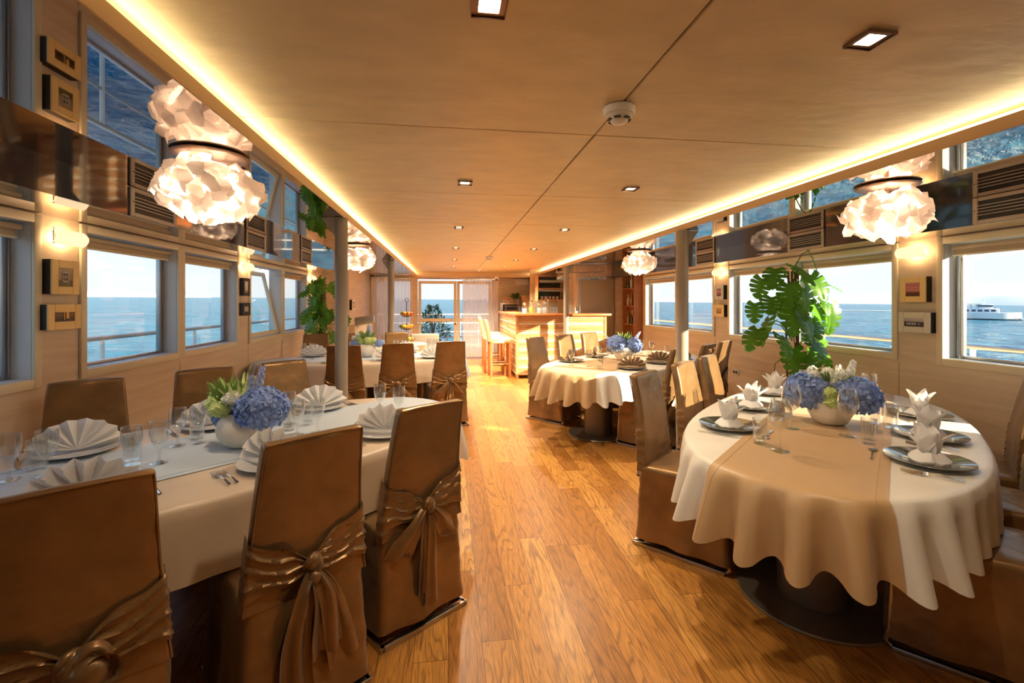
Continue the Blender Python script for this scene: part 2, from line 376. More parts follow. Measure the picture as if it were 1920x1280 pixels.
LW = [(-1.6, -.5), (-.5, .55), (.80, 1.87), (1.87, 2.97), (3.25, 4.36), (4.36, 5.47), (5.73, 6.84), (6.84, 7.95)]
RW = [(.88, 1.96), (1.96, 3.09), (3.40, 4.60), (4.60, 5.79), (6.10, 7.20), (7.20, 8.45)]
side_wall('wall_left', XL, -1, LW, Y0, 9.0, 2.3); side_wall('wall_right', XR, 1, RW, Y0, YB, 2.3)
for i, (a, b) in enumerate(LW): window(i+1, XL, -1, a, b, tilt=(i == 6))
for i, (a, b) in enumerate(RW): window(i+11, XR, 1, a, b)
# wall behind the camera
o = MB().box(XL-.1, XR+.1, Y0-.1, Y0, 0, 2.35).build('wall_back', M['wall']); struct(o)
# far left wall return, closer to the room
o = MB().box(XL-.16, -2.05, 9.0, YB, 0, 2.3).build('wall_left', M['wall']); struct(o, 'birch panelled wall beside the seating corner')
o = MB().bbox(FL-.12, FL-.02, 8.98, 9.0, 0, 2.13, .003, 1).build('trim_7', M['wall']); struct(o)
# ------------------------------------------------------------------ far wall with doors
m = MB(); DZ = 2.03
def fb(a, b, z0, z1, mb=None, y=YB, t=.1): (mb or m).box(a, b, y, y+t, z0, z1)
DA, DM, DB = -.80, .215, 1.16          # door outer edges
fb(-2.35, -1.95, 0, 2.3); fb(-2.35, XR+.1, DZ+.05, 2.3); fb(DB+.02, 4., 0, DZ+.05); fb(-.95, DA-.02, 0, DZ+.05); fb(-1.95, -.95, 0, .55)
o = m.build('wall_front', M['wall']); struct(o, 'panelled far end wall around the glazed doors')
o = MB().bbox(CL-.1, CR+.1, YB-.55, YB, ZM-.02, ZC, .01, 2).build('trim_8', M['lip']); struct(o, 'lowered beam over the far doors')
def dframe(mb, a, b, z0, z1, w, y0, y1):
    mb.bbox(a, a+w, y0, y1, z0, z1, .004, 1); mb.bbox(b-w, b, y0, y1, z0, z1, .004, 1); mb.bbox(a+w, b-w, y0, y1, z0, z0+w, .004, 1); mb.bbox(a+w, b-w, y0, y1, z1-w, z1, .004, 1)
for k, (a, b) in enumerate(((DA, DM), (DM+.01, DB))):
    m = MB(); dframe(m, a, b, .01, DZ, .075, YB-.02, YB+.05); m.bbox(a+.075, b-.075, YB-.02, YB+.05, .94, 1.02, .004, 1)
    d = m.build('door_%d' % (k+1), M['cream']); struct(d, 'cream framed glazed door to the aft deck')
    MB().box(a+.07, b-.07, YB+.01, YB+.016, .07, DZ-.07).build('pane', M['pane'], d)
    if k == 0:
        m = MB(); m.tube([(b-.035, YB-.03, .99), (b-.035, YB-.06, .99), (b-.17, YB-.06, .99)], .011, 8); m.build('door_handle', M['chrome'], d)
        MB().lathe([(.0, 0), (.022, 0), (.022, .012), (0, .012)], 16, Matrix.Translation((b-.035, YB-.02, .87)) @ Matrix.Rotation(PI/2, 4, 'X')).build('lock', M['wire'], d)
m = MB(); dframe(m, -1.95, -.95, .55, DZ+.05, .06, YB-.02, YB+.05)
w = m.build('window_20', M['cream']); struct(w, 'far end window behind the sheer curtains'); MB().box(-1.9, -1.0, YB+.01, YB+.016, .6, DZ).build('pane', M['pane'], w)
# kitchen block and door wall on the right
o = MB().box(2.62, XR+.1, 9.3, 9.42, 0, 2.3).build('wall_galley', M['wall']); o.name = 'wall_galley'; struct(o, 'pale partition wall holding the metal door')
m = MB(); dframe(m, 2.70, 3.47, 0, 2.0, .035, 9.275, 9.31)
d = m.build('door_3', M['steel']); struct(d, 'beige metal service door beyond the bar')
MB().bbox(2.735, 3.435, 9.28, 9.30, .01, 1.965, .003, 1).build('door_leaf', M['doorm'], d)
m = MB(); m.ball((2.80, 9.265, 1.62), .013, 8); m.build('door_knob', M['chrome'], d)
# exterior decks
o = MB().box(XL-1.15, XL-.16, Y0, YB+4, -.08, -.02).build('side_deck', M['deck']); struct(o, 'outer walkway deck beyond the windows'); 
o = MB().box(XR+.16, XR+1.2, Y0, YB+4, -.08, -.02).build('side_deck', M['deck']); struct(o)
o = MB().box(XL-1.15, XR+1.2, YB+.1, YB+4, -.08, -.01).build('aft_deck', M['deck']); struct(o, 'sunlit aft deck beyond the glazed doors')
def rail(x, y0, y1, z, name_l, step=1.6, ph=0.):
    t = thing('deck_railing', name_l, 'railing', (x, y0, -.02))
    MB().tube([(0, 0, z), (0, y1-y0, z)], .024, 10).build('top_rail', M['steel'], t)
    MB().tube([(0, 0, z-.35), (0, y1-y0, z-.35)], .012, 8).build('lower_rail', M['steel'], t)
    y = ph
    while y < y1-y0:
        MB().tube([(0, y, 0), (0, y, z)], .02, 8).build('post', M['hull'], t); y += step
rail(-3.30, -.5, YB+4, 1.13, 'steel deck railing outside the left hand windows', 1.62, .55)
rail(4.78, 0, YB+4, 1.06, 'pale deck railing outside the right hand windows', 1.7, .2)
t = thing('deck_railing', 'white railing across the far end of the aft deck', 'railing', (0, YB+3.6, -.01))
for z in (1.05, .75, .45): MB().tube([(-3.3, 0, z), (4.78, 0, z)], .02, 8).build('rail', M['hull'], t)
for k in range(14): MB().tube([(-3.3+k*.62, 0, 0), (-3.3+k*.62, 0, 1.05)], .012, 6).build('post', M['hull'], t)
# ------------------------------------------------------------------ sea, islands, yacht
def seaz(x, y): return -3.05 - .0085*x + .0070*y
m = MB(); G = 6000
NR, NA_ = 420, 1100
rr_ = 5*np.exp(np.linspace(0, math.log(8500/5), NR)); aa_ = np.linspace(0, 2*PI, NA_, endpoint=False)
RR, AA = np.meshgrid(rr_, aa_, indexing='ij'); XX, YY = RR*np.sin(AA), RR*np.cos(AA); ZZ = -3.05 - .0085*XX + .0070*YY
rg_ = np.random.RandomState(4)
for k in range(26):
    wl = .9*1.16**k; a_ = rg_.uniform(-1.1, 1.1)+.9; ph = rg_.uniform(0, 6.28); damp = np.clip(wl/(RR*.0178*2.2)-.6, 0, 1)
    ZZ += damp*wl*.0115*math.exp(-wl/11)*(1-np.abs(np.sin((XX*math.cos(a_)+YY*math.sin(a_))*PI/wl+ph+.7*np.sin(XX*.11+k)+.7*np.cos(YY*.13-k))))*1.6
vv = np.stack([XX, YY, ZZ], -1).reshape(-1, 3); ii = np.arange(NR-1)[:, None]*NA_; jj = np.arange(NA_)[None, :]; j2 = (jj+1) % NA_
ff = np.stack([ii+jj, ii+j2, ii+NA_+j2, ii+NA_+jj], -1).reshape(-1, 4)
me = bpy.data.meshes.new('sea'); me.from_pydata(vv.tolist(), [], ff.tolist()); me.polygons.foreach_set('use_smooth', [True]*len(me.polygons)); me.flip_normals() if me.polygons[0].normal.z < 0 else None; me.materials.append(M['sea'])
o = bpy.data.objects.new('sea', me); C.objects.link(o); tag(o, 'blue rippled sea reaching to the horizon outside the windows', 'sea', kind='stuff')
def island(name, label, a0, a1, D, h, seed):
    m = MB(); n = 60; rows = []
    for j, (dd, hh) in enumerate(((0, 0), (60, .55), (150, 1.), (300, .6), (500, 0.))):
        row = []
        for i in range(n+1):
            t = i/n; a = R(a0 + (a1-a0)*t); r = D+dd
            prof = min(1, t*6)*min(1, (1-t)*6)*(.55+.45*noise.noise(Vector((t*3.1, seed, 0))) + .12*noise.noise(Vector((t*14, seed, 3))))
            x, y = r*sin(a), r*cos(a); row.append((x, y, seaz(x, y) - 1 + h*hh*max(0., prof)))
        rows.append(row)
    m.grid(rows); o = m.build(name, M['hill']); tag(o, label, 'island')
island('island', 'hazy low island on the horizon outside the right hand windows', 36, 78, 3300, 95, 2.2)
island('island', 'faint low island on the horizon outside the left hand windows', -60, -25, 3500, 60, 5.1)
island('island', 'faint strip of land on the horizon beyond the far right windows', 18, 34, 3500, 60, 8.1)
# yacht
yx, yd = 1851, 127.; yX = (yx-841)*yd/(F)*cos(TH); yY = (yd - yX*sin(TH))/cos(TH)
t = thing('motor_yacht', 'white motor yacht on the sea seen through the rightmost window', 'boat', (yX, yY, seaz(yX, yY)+.35), R(-48))
m = MB(); rows = []
for i in range(13):
    s_ = i/12; x = -6.5+13*s_; w = 1.9*(1-max(0, (s_-.55)/.45)**2.2)+.02
    rows.append([(x, -w, 1.5+.5*s_), (x, -w*.8, .2), (x, 0, -.3), (x, w*.8, .2), (x, w, 1.5+.5*s_)])
m.grid(rows); m.add([rows[i][0] for i in range(13)]+[rows[i][4] for i in range(13)], [(i, i+1, 14+i, 13+i) for i in range(12)]); m.build('hull', M['hull'], t)
m = MB(); m.bbox(-5, 2.2, -1.5, 1.5, 1.6, 3.0, .15, 2); m.bbox(-4.2, .8, -1.3, 1.3, 3.0, 3.1, .02, 1); cb = m.build('cabin', M['hull'], t)
for k in range(5): MB().box(-4.6+k*1.3, -3.7+k*1.3, -1.54, 1.54, 2.15, 2.7).build('window', M['navy'], cb)
m = MB(); m.bbox(-2.2, 1.0, -1.0, 1.0, 3.1, 4.1, .12, 2); wh = m.build('wheelhouse', M['hull'], t); MB().box(-2.0, 1.03, -1.03, 1.03, 3.5, 3.9).build('window', M['navy'], wh)
m = MB(); m.bbox(-5.6, -1.2, -1.2, 1.2, 4.15, 4.25, .03, 1); [m.tube([(x, y, 3.0), (x, y, 4.15)], .05, 6) for x in (-5.3, -3.2) for y in (-1.1, 1.1)]; m.build('awning', M['navy'], t)
m = MB(); m.tube([(-.6, 0, 4.1), (-.8, 0, 6.2)], .06, 6); m.tube([(-1.3, 0, 5.2), (.0, 0, 5.2)], .04, 6); m.build('mast', M['hull'], t)
m = MB(); m.grid([[(6.3+i*.5, (j-2)*(.5+.12*i), .15+.25*abs(sin(i*1.3+j))) for j in range(5)] for i in range(12)]); m.build('bow_foam', M['foam'], t)
# ------------------------------------------------------------------ world + lamps
w = bpy.data.worlds.new('sky'); scene.world = w; w.use_nodes = True; nt = w.node_tree; nt.nodes.clear()
def wn(t, **k):
    n = nt.nodes.new('ShaderNode'+t)
    for a, b in k.items(): setattr(n, a, b)
    return n
tc = wn('TexCoord'); sep = wn('SeparateXYZ'); rp = wn('ValToRGB'); bg = wn('Background'); ou = wn('OutputWorld'); nz = wn('TexNoise'); mp = wn('Mapping'); mx = wn('MixRGB'); cr = wn('ValToRGB')
L = nt.links.new
L(tc.outputs['Generated'], sep.inputs[0]); L(sep.outputs[2], rp.inputs[0]); e = rp.color_ramp.elements
e[0].position = 0.; e[0].color = (.78, .87, .90, 1); e[1].position = .75; e[1].color = (.13, .33, .70, 1); k = rp.color_ramp.elements.new(.14); k.color = (.72, .85, .95, 1); k = rp.color_ramp.elements.new(.35); k.color = (.42, .66, .92, 1)
L(tc.outputs['Generated'], mp.inputs[0]); mp.inputs['Scale'].default_value = (1.2, 1.2, 5.5); L(mp.outputs[0], nz.inputs['Vector']); nz.inputs['Scale'].default_value = 2.2; nz.inputs['Detail'].default_value = 6
L(nz.outputs[0], cr.inputs[0]); cr.color_ramp.elements[0].position = .5; cr.color_ramp.elements[1].position = .72; cr.color_ramp.elements[1].color = (.55, .55, .55, 1); cr.color_ramp.elements[0].color = (0, 0, 0, 1)
L(cr.outputs[0], mx.inputs[0]); L(rp.outputs[0], mx.inputs[1]); mx.inputs[2].default_value = (.95, .93, .90, 1); L(mx.outputs[0], bg.inputs[0]); bg.inputs[1].default_value = SKY; L(bg.outputs[0], ou.inputs[0])
def lamp(kind, loc, energy, col, rot=(0, 0, 0), name='lamp', **k):
    ld = bpy.data.lights.new(name, kind); ld.energy = energy; ld.color = col
    for a, b in k.items(): setattr(ld, a, b)
    o = bpy.data.objects.new(name, ld); C.objects.link(o); o.location = loc; o.rotation_euler = rot; return o
sd = Vector((-cos(R(SUNPHI))*cos(R(SUNE)), sin(R(SUNPHI))*cos(R(SUNE)), -sin(R(SUNE))))
lamp('SUN', (20, -15, 12), SUN, (1., .80, .52), sd.to_track_quat('-Z', 'Y').to_euler(), 'sun', angle=R(.6))
# ------------------------------------------------------------------ covered chairs
def nzv(x, y, z, s=1.): return noise.noise(Vector((x*s, y*s, z*s)))
def rrect(w, d, n=6, r=.02):
    pts = []
    for cx, cy, a0 in ((w/2-r, d/2-r, 0), (-w/2+r, d/2-r, 90), (-w/2+r, -d/2+r, 180), (w/2-r, -d/2+r, 270)):
        for k in range(n): a = R(a0+90*k/(n-1)); pts.append((cx+r*cos(a), cy+r*sin(a)))
    out = []
    for i, p in enumerate(pts):                       # subdivide the long sides
        q = pts[(i+1) % len(pts)]; L_ = math.dist(p, q); k = max(1, int(L_/.035))
        for j in range(k): out.append((p[0]+(q[0]-p[0])*j/k, p[1]+(q[1]-p[1])*j/k))
    return out
def backy(z): t = max(0, (z-.45)/.55); return -.225 - .075*t**1.3 + .012*sin(t*PI)
def backw(z): t = max(0, min(1, (z-.45)/.55)); return .425 - .095*t**.8
def make_chair(seed, bow):
    t = thing('dining_chair', 'chair', 'chair')
    # backrest cover
    m = MB(); rows = []; zs = [.44+.555*i/30 for i in range(31)]
    base = rrect(1, .05, 5, .012); nb = len(base)
    for z in zs:
        w = backw(z); ring = []
        for bx_, by_ in rrect(.40, .048, 5, .014):
            x = bx_*w/.40; y = backy(z) + by_
            f = .5*(nzv(x*1.2+seed*3, z*1.0, seed, 6.))*.014 + .004*nzv(x*3, z*9+seed, x, 5)
            hr = math.exp(-((z-.60)/.10)**2); f += hr*.004*sin(z*140+x*20)
            s_ = 1 if by_ > 0 else -1
            ring.append((x, y+f*s_*.8 if abs(by_) > .01 else y, z + .006*nzv(x*6, seed, 1)))
        rows.append(ring)
    top = rows[-1]; tx = sum(p[0] for p in top)/len(top); ty = sum(p[1] for p in top)/len(top)
    rows.append([(tx+(p[0]-tx)*.96, ty+(p[1]-ty)*.7, p[2]+.006) for p in top]); rows.append([(tx+(p[0]-tx)*.9, ty, p[2]+.008) for p in top])
    m.grid(rows, closev=True); m.build('backrest_cover', M['chair'], t, 60)
    # piping around the rear edge
    m = MB(); pa = [(-backw(z)/2+.004, backy(z)-.024, z) for z in zs]; pb = [(backw(z)/2-.004, backy(z)-.024, z) for z in zs]
    m.tube(pa + [(x*backw(1.)/2*.97, backy(1.)-.024, 1.0) for x in (-.5, 0, .5)] + pb[::-1], .0035, 6); m.build('piping', M['chair'], t)
    # seat and skirt cover
    m = MB(); rows = []
    for k in range(26):
        z = .05 + .41*k/25; g = 1 + .0*(z); fl = .018*(1-(z-.05)/.41)**1.5
        ring = []
        for px, py in rrect(.42, .50, 6, .035):
            a = math.atan2(py, px); fo = (1-(z-.05)/.41)
            pl = .010*fo*sin(a*7+seed) + .018*fo*nzv(px*5, py*5, z*2+seed, 1.3) + .006*nzv(px*4, py*4, z*7+seed*2, 3)
            L_ = math.hypot(px, py); s_ = 1 + (fl+pl)/L_
            ring.append((px*s_, py*s_+.005, z + (.012*nzv(px*4, py*4, seed) if k == 0 else 0)))
        rows.append(ring)
    for q, dz in ((.97, .012), (.92, .018), (.6, .022), (.0, .024)):
        rows.append([(px*q, py*q+.005, .462+dz+.004*nzv(px*q*9, py*q*9, seed, 2)) for px, py in rrect(.42, .50, 6, .035)])
    m.grid(rows, closev=True); m.build('seat_cover', M['chair'], t, 60)
    # steel sled frame
    m = MB()
    m.bbox(-.225, .225, -.275, -.245, 0, .022, .004, 2)
    for s_ in (-1, 1): m.bbox(s_*.215-.012, s_*.215+.012, -.275, .25, .0, .022, .004, 2); m.tube([(s_*.205, .25, .012), (s_*.205, .27, .03), (s_*.2, .255, .08), (s_*.19, .24, .40)], .011, 8)
    m.build('sled_base', M['steel'], t)
    # sash: two pleated arms from the sides to the knot
    kz = .555; rows_all = []
    m = MB()
    for s_ in (-1, 1):
        rows = []; NA = 26; NB = 22
        for i in range(NA):
            u = i/(NA-1)
            hw = .085*(1-u)**.8 + .022; zc = (.60 if s_ > 0 else .585) - (.045)*u**1.2
            row = []
            for j in range(NB):
                v = j/(NB-1)*2-1; z = zc + hw*v
                w = backw(max(.45, z))/2
                if u < .14: q = u/.14; x = s_*(w+.004); y = backy(z)+.026-.052*q
                else: q = (u-.14)/.86; x = s_*(w+.004)*(1-q); y = backy(max(.45, z))-.030-.010*q
                pl = .0065*sin(v*11+s_*1.1+u*3+seed)*(1 if u > .1 else .5) + .004*sin(v*23+u*7)
                y -= abs(pl)+pl*.4 + .006*q*(1-abs(v))
                if u < .14: x += s_*abs(pl)*.6
                row.append((x, y, z + .008*sin(u*9+v*2)))
            rows.append(row)
        m.grid(rows)
    sh = m.build('sash', M['chair'], t, 80)
    # bow
    m = MB(); ky = backy(kz)-.052
    def ribbon(path, widths, nrm, amp=.008, folds=3., ph=0.):
        rows = []; n = len(path)
        for i in range(n):
            p = Vector(path[i]); tg = (Vector(path[min(n-1, i+1)])-Vector(path[max(0, i-1)])).normalized()
            nv = Vector(nrm); sd_ = tg.cross(nv).normalized(); q = i/(n-1); row = []
            for j in range(11):
                v = j/10*2-1; row.append(p + sd_*widths[i]*v + nv*(amp*sin(v*folds+ph)*(.5+q) + .006*cos(v*9+ph)*(1-q)))
            rows.append(row)
        m.grid(rows)
    def curve(pts, n=14):
        out = []
        for i in range(n):
            t_ = i/(n-1)*(len(pts)-1); k = min(int(t_), len(pts)-2); f = t_-k
            p0 = Vector(pts[max(0, k-1)]); p1 = Vector(pts[k]); p2 = Vector(pts[k+1]); p3 = Vector(pts[min(len(pts)-1, k+2)])
            out.append(.5*((2*p1)+(-p0+p2)*f+(2*p0-5*p1+4*p2-p3)*f*f+(-p0+3*p1-3*p2+p3)*f**3))
        return out
    def wlin(*ws, n=14): return [float(np.interp(i/(n-1)*(len(ws)-1), range(len(ws)), ws)) for i in range(n)]
    back = (0, -1, 0)
    if bow == 0:      # two pointed tails and one long tail
        ribbon(curve([(0, ky, kz), (-.06, ky-.015, kz-.07), (-.125, ky+.0, kz-.16), (-.14, ky+.015, kz-.20)]), wlin(.012, .032, .062, .066), back, .010, 4., seed)
        ribbon(curve([(0, ky, kz), (.05, ky-.018, kz-.06), (.10, ky-.0, kz-.13), (.145, ky+.012, kz-.17)]), wlin(.012, .03, .05, .03), back, .012, 4., seed+1)
        ribbon(curve([(0, ky-.004, kz), (.008, ky-.02, kz-.10), (.012, ky-.012, kz-.28), (.02, ky-.0, kz-.45)]), wlin(.012, .024, .032, .040), back, .008, 4., seed+2)
        ribbon(curve([(0, ky+.004, kz), (-.02, ky-.008, kz-.10), (-.02, ky, kz-.30), (-.015, ky+.01, kz-.40)]), wlin(.012, .022, .03, .034), back, .006, 3., seed+3)
    elif bow == 1:    # heavy folded tails
        ribbon(curve([(.0, ky-.006, kz-.02), (-.035, ky-.022, kz-.10), (-.06, ky-.012, kz-.26), (-.055, ky, kz-.44)]), wlin(.014, .034, .05, .062), back, .014, 5., seed)
        ribbon(curve([(.0, ky-.008, kz-.02), (.035, ky-.028, kz-.12), (.045, ky-.02, kz-.25), (.05, ky-.01, kz-.33)]), wlin(.014, .045, .062, .060), back, .014, 5., seed+1)
        ribbon(curve([(.0, ky+.004, kz-.02), (.05, ky-.01, kz-.12), (.09, ky, kz-.28), (.115, ky+.01, kz-.40)]), wlin(.014, .04, .055, .06), back, .012, 4., seed+2)
    else:             # rosette loop
        for a0 in range(5):
            a = a0*2*PI/5; pts = [(cos(a+q)*r_*.9+.03, ky-.02-.012*a0/5, kz-.035+sin(a+q)*r_) for q, r_ in ((0, .012), (.6, .035), (1.3, .045), (2., .035), (2.7, .02))]
            ribbon(curve(pts), wlin(.015, .026, .03, .026, .015), back, .010, 4., a0)
        ribbon(curve([(0, ky, kz-.02), (-.05, ky-.01, kz-.13), (-.08, ky, kz-.28)]), wlin(.02, .045, .06), back, .012, 4., seed)
    tm = Matrix.Translation((0, ky, kz))
    if bow == 2: m.ball((.03, ky-.02, kz-.035), .045, 8, (1, .7, .95))
    m.ball((0, ky-.004, kz), .026, 8, (1, .75, 1.15))
    m.tube([(.026*cos(a)*1.0, ky-.006+.012*sin(a*2), kz-.004+.028*sin(a)) for a in [2*PI*k/14 for k in range(14)]], .009, 8, closed=True)
    if bow == 1: m.ball((.004, ky-.012, kz-.05), .024, 8, (1, .8, 1.))
    b = m.build('bow', M['chair'], t, 80)
    return Proto(t)
ch = [make_chair(1, 0), make_chair(2, 1), make_chair(3, 2)]
# ------------------------------------------------------------------ tables
def tf(C_, ang, t, n, z=0.): a = R(ang); return (C_[0]+t*cos(a)-n*sin(a), C_[1]+t*sin(a)+n*cos(a), z)
def oval(a, b, th, p=2.35):
    c, s = cos(th), sin(th); return (a*math.copysign(abs(c)**(2/p), c), b*math.copysign(abs(s)**(2/p), s))
def drape_table(key, C_, ang, a, b, label, clothmat, rmat, rw, zt=.75, seed=0., hem_end=.475, hem_side=.49, folds=1., clab='', rlab='', peds=(-.62, .62)):
    root = thing('dining_table', label, 'table', (*C_, 0), R(ang), 'oval tables of the saloon')
    m = MB(); rows = [[(x*q, y*q, zt-.02) for x, y in (oval(a-.02, b-.02, 2*PI*k/64) for k in range(64))] for q in (.0, .9, 1.)]
    rows += [[(x, y, zt-.045) for x, y in (oval(a-.02, b-.02, 2*PI*k/64) for k in range(64))], [(x*.1, y*.1, zt-.045) for x, y in (oval(a-.02, b-.02, 2*PI*k/64) for k in range(64))]]
    m.grid(rows, closev=True); m.build('tabletop', M['ped'], root, 30)
    for p in peds:
        pd = MB().lathe([(.155, .02), (.155, zt-.05)], 40, Matrix.Translation((p, 0, 0))).build('pedestal', M['ped'], root)
        MB().lathe([(.0, 0.0), (.33, .0), (.335, .006), (.33, .014), (.17, .018), (.0, .018)], 56, Matrix.Translation((p, 0, 0))).build('floor_disc', M['ped'], pd)
    NT_ = 420; ths = [2*PI*k/NT_ for k in range(NT_)]
    pts = [oval(a, b, th) for th in ths]; L_ = [0.]
    for k in range(NT_): L_.append(L_[-1]+math.dist(pts[k], pts[(k+1) % NT_]))
    tot = L_[-1]; nf = round(tot/.155)
    def drop(k, d, ex=0.):
        """d 0..1 down the skirt at outline index k (float)"""
        kf = k % NT_; k0 = int(kf) % NT_; k1 = (k0+1) % NT_; f = kf-int(kf)
        x = pts[k0][0]*(1-f)+pts[k1][0]*f; y = pts[k0][1]*(1-f)+pts[k1][1]*f; L0 = L_[k0]+(L_[k0+1]-L_[k0])*f
        tx, ty = pts[k1][0]-pts[(k0-1) % NT_][0], pts[k1][1]-pts[(k0-1) % NT_][1]; q = math.hypot(tx, ty); nx, ny = ty/q, -tx/q
        endness = min(1, max(0, (abs(x)/a-.62)/.3)); endness = endness*endness*(3-2*endness)
        ph = L0/tot*2*PI*nf + 1.6*nzv(cos(2*PI*L0/tot)*1.5, sin(2*PI*L0/tot)*1.5, seed) ; fold = sin(ph); fold = math.copysign(abs(fold)**.7, fold)
        A = (.034*endness + .006)*folds
        hem = hem_side+(hem_end-hem_side)*endness - .018*endness*fold
        z = zt - (zt-hem)*d
        dd = d**.85
        out = .004 + .012*min(1, d*8) + (.05*endness+.012)*dd + A*dd*fold*1.0 + ex
        return (x+nx*out, y+ny*out, z if d > 0 else zt+.003)
    tc_ = thing('tablecloth', clab, 'tablecloth', (*C_, 0), R(ang), 'oval tablecloths')
    C_ = C_
    rows = []
    for q in (0., .5, .85, .97): rows.append([(p[0]*q, p[1]*q, zt+.003) for p in pts])
    rows.append([(p[0]*1.0, p[1]*1.0, zt+.0015) for p in pts])
    for d in (.02, .05, .1, .17, .25, .35, .45, .56, .67, .78, .89, .97, 1.): rows.append([drop(k, d) for k in range(NT_)])
    m = MB().grid(rows, closev=True)
    me = m.build('tablecloth', clothmat, None, 75); bpy.data.objects.remove(tc_)
    me.location = (*C_, 0); me.rotation_euler.z = R(ang); tag(me, clab, 'tablecloth')
    # runner along the long axis
    cols = []; W = 81
    def kof(x_sign, n):
        # outline index where y == n on the end x_sign
        s_ = abs(n/b)**(2.35/2); th = math.asin(min(1, s_)); th = th if n >= 0 else -th
        th = th if x_sign > 0 else PI-th
        return (th % (2*PI))/(2*PI)*NT_
    ds = [1., .9, .78, .65, .5, .36, .24, .14, .06, .02]
    for i in range(W):
        n = -rw+2*rw*i/(W-1); c0 = [drop(kof(-1, n), d, .007) for d in ds]; c1 = [drop(kof(1, n), d, .007) for d in ds[::-1]]
        xa = c0[-1][0]; xb = c1[0][0]
        mid = [(xa+(xb-xa)*q, n, zt+.006) for q in (.006, .03, .1, .2, .3, .4, .5, .6, .7, .8, .9, .97, .994)]
        cols.append(c0+mid+c1)
    ru = MB().grid(cols).build('table_runner', rmat, None, 75); ru.location = (*C_, 0); ru.rotation_euler.z = R(ang); tag(ru, rlab, 'table runner')
    hm = MB()   # stitched hems of the runner
    for i in (5, W-6): hm.tube([(p[0], p[1], p[2]+.0006) for p in cols[i]], .0012, 4)
    hm.build('stitched_hem', rmat, ru)
    return root
TBL = {'LN': ((-1.07, 2.42), 42), 'RN': ((2.24, 2.45), 42), 'RM': ((2.12, 5.30), 40), 'LF': ((-1.04, 6.0), 15)}
drape_table('LN', *TBL['LN'], 1.31, .655, 'oval dining table nearest on the left, under a beige cloth with blue hydrangeas', M['cloth_b'], M['runner_g'], .31, seed=1., folds=.55,
    clab='beige satin cloth hanging from the near left table', rlab='pale grey blue runner along the near left table')
drape_table('RN', *TBL['RN'], 1.31, .655, 'oval dining table nearest on the right, standing on drum pedestals', M['cloth'], M['runner'], .295, seed=4., folds=1.3,
    clab='ivory satin cloth falling in deep folds from the near right table', rlab='golden beige runner over the near right table')
drape_table('RM', *TBL['RM'], 1.33, .66, 'oval dining table on the right in front of the bar', M['cloth'], M['runner'], .33, seed=7., folds=1.4,
    clab='ivory cloth on the sunlit table in front of the bar', rlab='golden beige runner on the table in front of the bar')
drape_table('LF', *TBL['LF'], 1.25, .62, 'oval dining table farther back on the left beyond the column', M['cloth_b'], M['runner_g'], .28, seed=9., folds=.8,
    clab='beige cloth on the far left table beyond the column', rlab='pale grey runner on the far left table')
# chairs: (table, t, n, which, angle tweak, label)
def chair_at(key, t, n, kind, dang, label, group):
    C_, ang = TBL[key]; fl = n > 0
    ch[kind].put(tf(C_, ang, t, n), R(ang+(180 if fl else 0)+dang), label, group)
G1 = 'satin covered chairs around the near left table'; G2 = 'satin covered chairs around the near right table'; G3 = 'satin covered chairs around the table by the bar'; G4 = 'satin covered chairs around the far left table'
chair_at('LN', .52, -.635, 0, -5, 'bronze chair by the aisle at near left table, back turned, two pointed bow tails', G1)
chair_at('LN', -.03, -.685, 1, -5, 'bronze chair in the middle of the near left table, back turned, heavy folded bow', G1)
chair_at('LN', -.63, -.66, 2, -6, 'bronze covered chair with rosette knot at lower left corner of the photo', G1)
chair_at('LN', -.42, .78, 0, -8, 'leftmost window side chair at the near left table', G1)
chair_at('LN', .17, .78, 1, -8, 'window side chair behind the lime green flowers, near left table', G1)
chair_at('LN', .73, .78, 0, 0, 'window side chair at the far end of near left table, by grey column', G1)
chair_at('RN', -.50, .63, 0, 0, 'bronze chair nearest the camera on the aisle side of near right table', G2)
chair_at('RN', .15, .62, 0, -2, 'sunlit middle chair on the aisle side of the near right table', G2)
chair_at('RN', .68, .61, 0, -2, 'sunlit far chair on the aisle side of near right table, nearest the monstera', G2)
chair_at('RN', -.60, -.55, 0, 0, 'bronze covered chair at the lower right corner of the photo', G2)
chair_at('RN', .02, -.60, 0, 0, 'middle window side chair of near right table, only its seat showing', G2)
chair_at('RN', .62, -.62, 0, 0, 'far window side chair of near right table, back cut by the right edge', G2)
chair_at('RM', -.60, -.60, 0, 0, 'chair with a sunlit bow beside the right column, table by the bar', G3)
chair_at('RM', .04, -.66, 0, 0, 'middle near side chair of the table by the bar, dappled with leaf shadow', G3)
chair_at('RM', .60, -.66, 0, 0, 'window end chair of the table by the bar, dappled with leaf shadow', G3)
chair_at('RM', -.42, .76, 0, 2, 'chair beside the aisle at the table by the bar', G3)
chair_at('RM', .20, .76, 1, -2, 'middle far side chair of the table by the bar, half in sunlight', G3)
chair_at('RM', .80, .76, 0, -6, 'fully sunlit far side chair of the table by the bar', G3)
chair_at('LF', -.26, -.68, 1, -8, 'chair behind the left column at the far left table', G4)
chair_at('LF', .28, -.66, 0, -5, 'middle near side chair of the far left table', G4)
chair_at('LF', .86, -.62, 0, 0, 'chair beside the aisle at the far left table with a hanging bow', G4)
chair_at('LF', -.58, .70, 0, 0, 'far side chair of the far left table in front of the potted monstera', G4)
chair_at('LF', .02, .70, 0, 0, 'middle far side chair of the far left table', G4)
chair_at('LF', .55, .70, 0, 2, 'far side chair of the far left table nearest the fruit stand', G4)
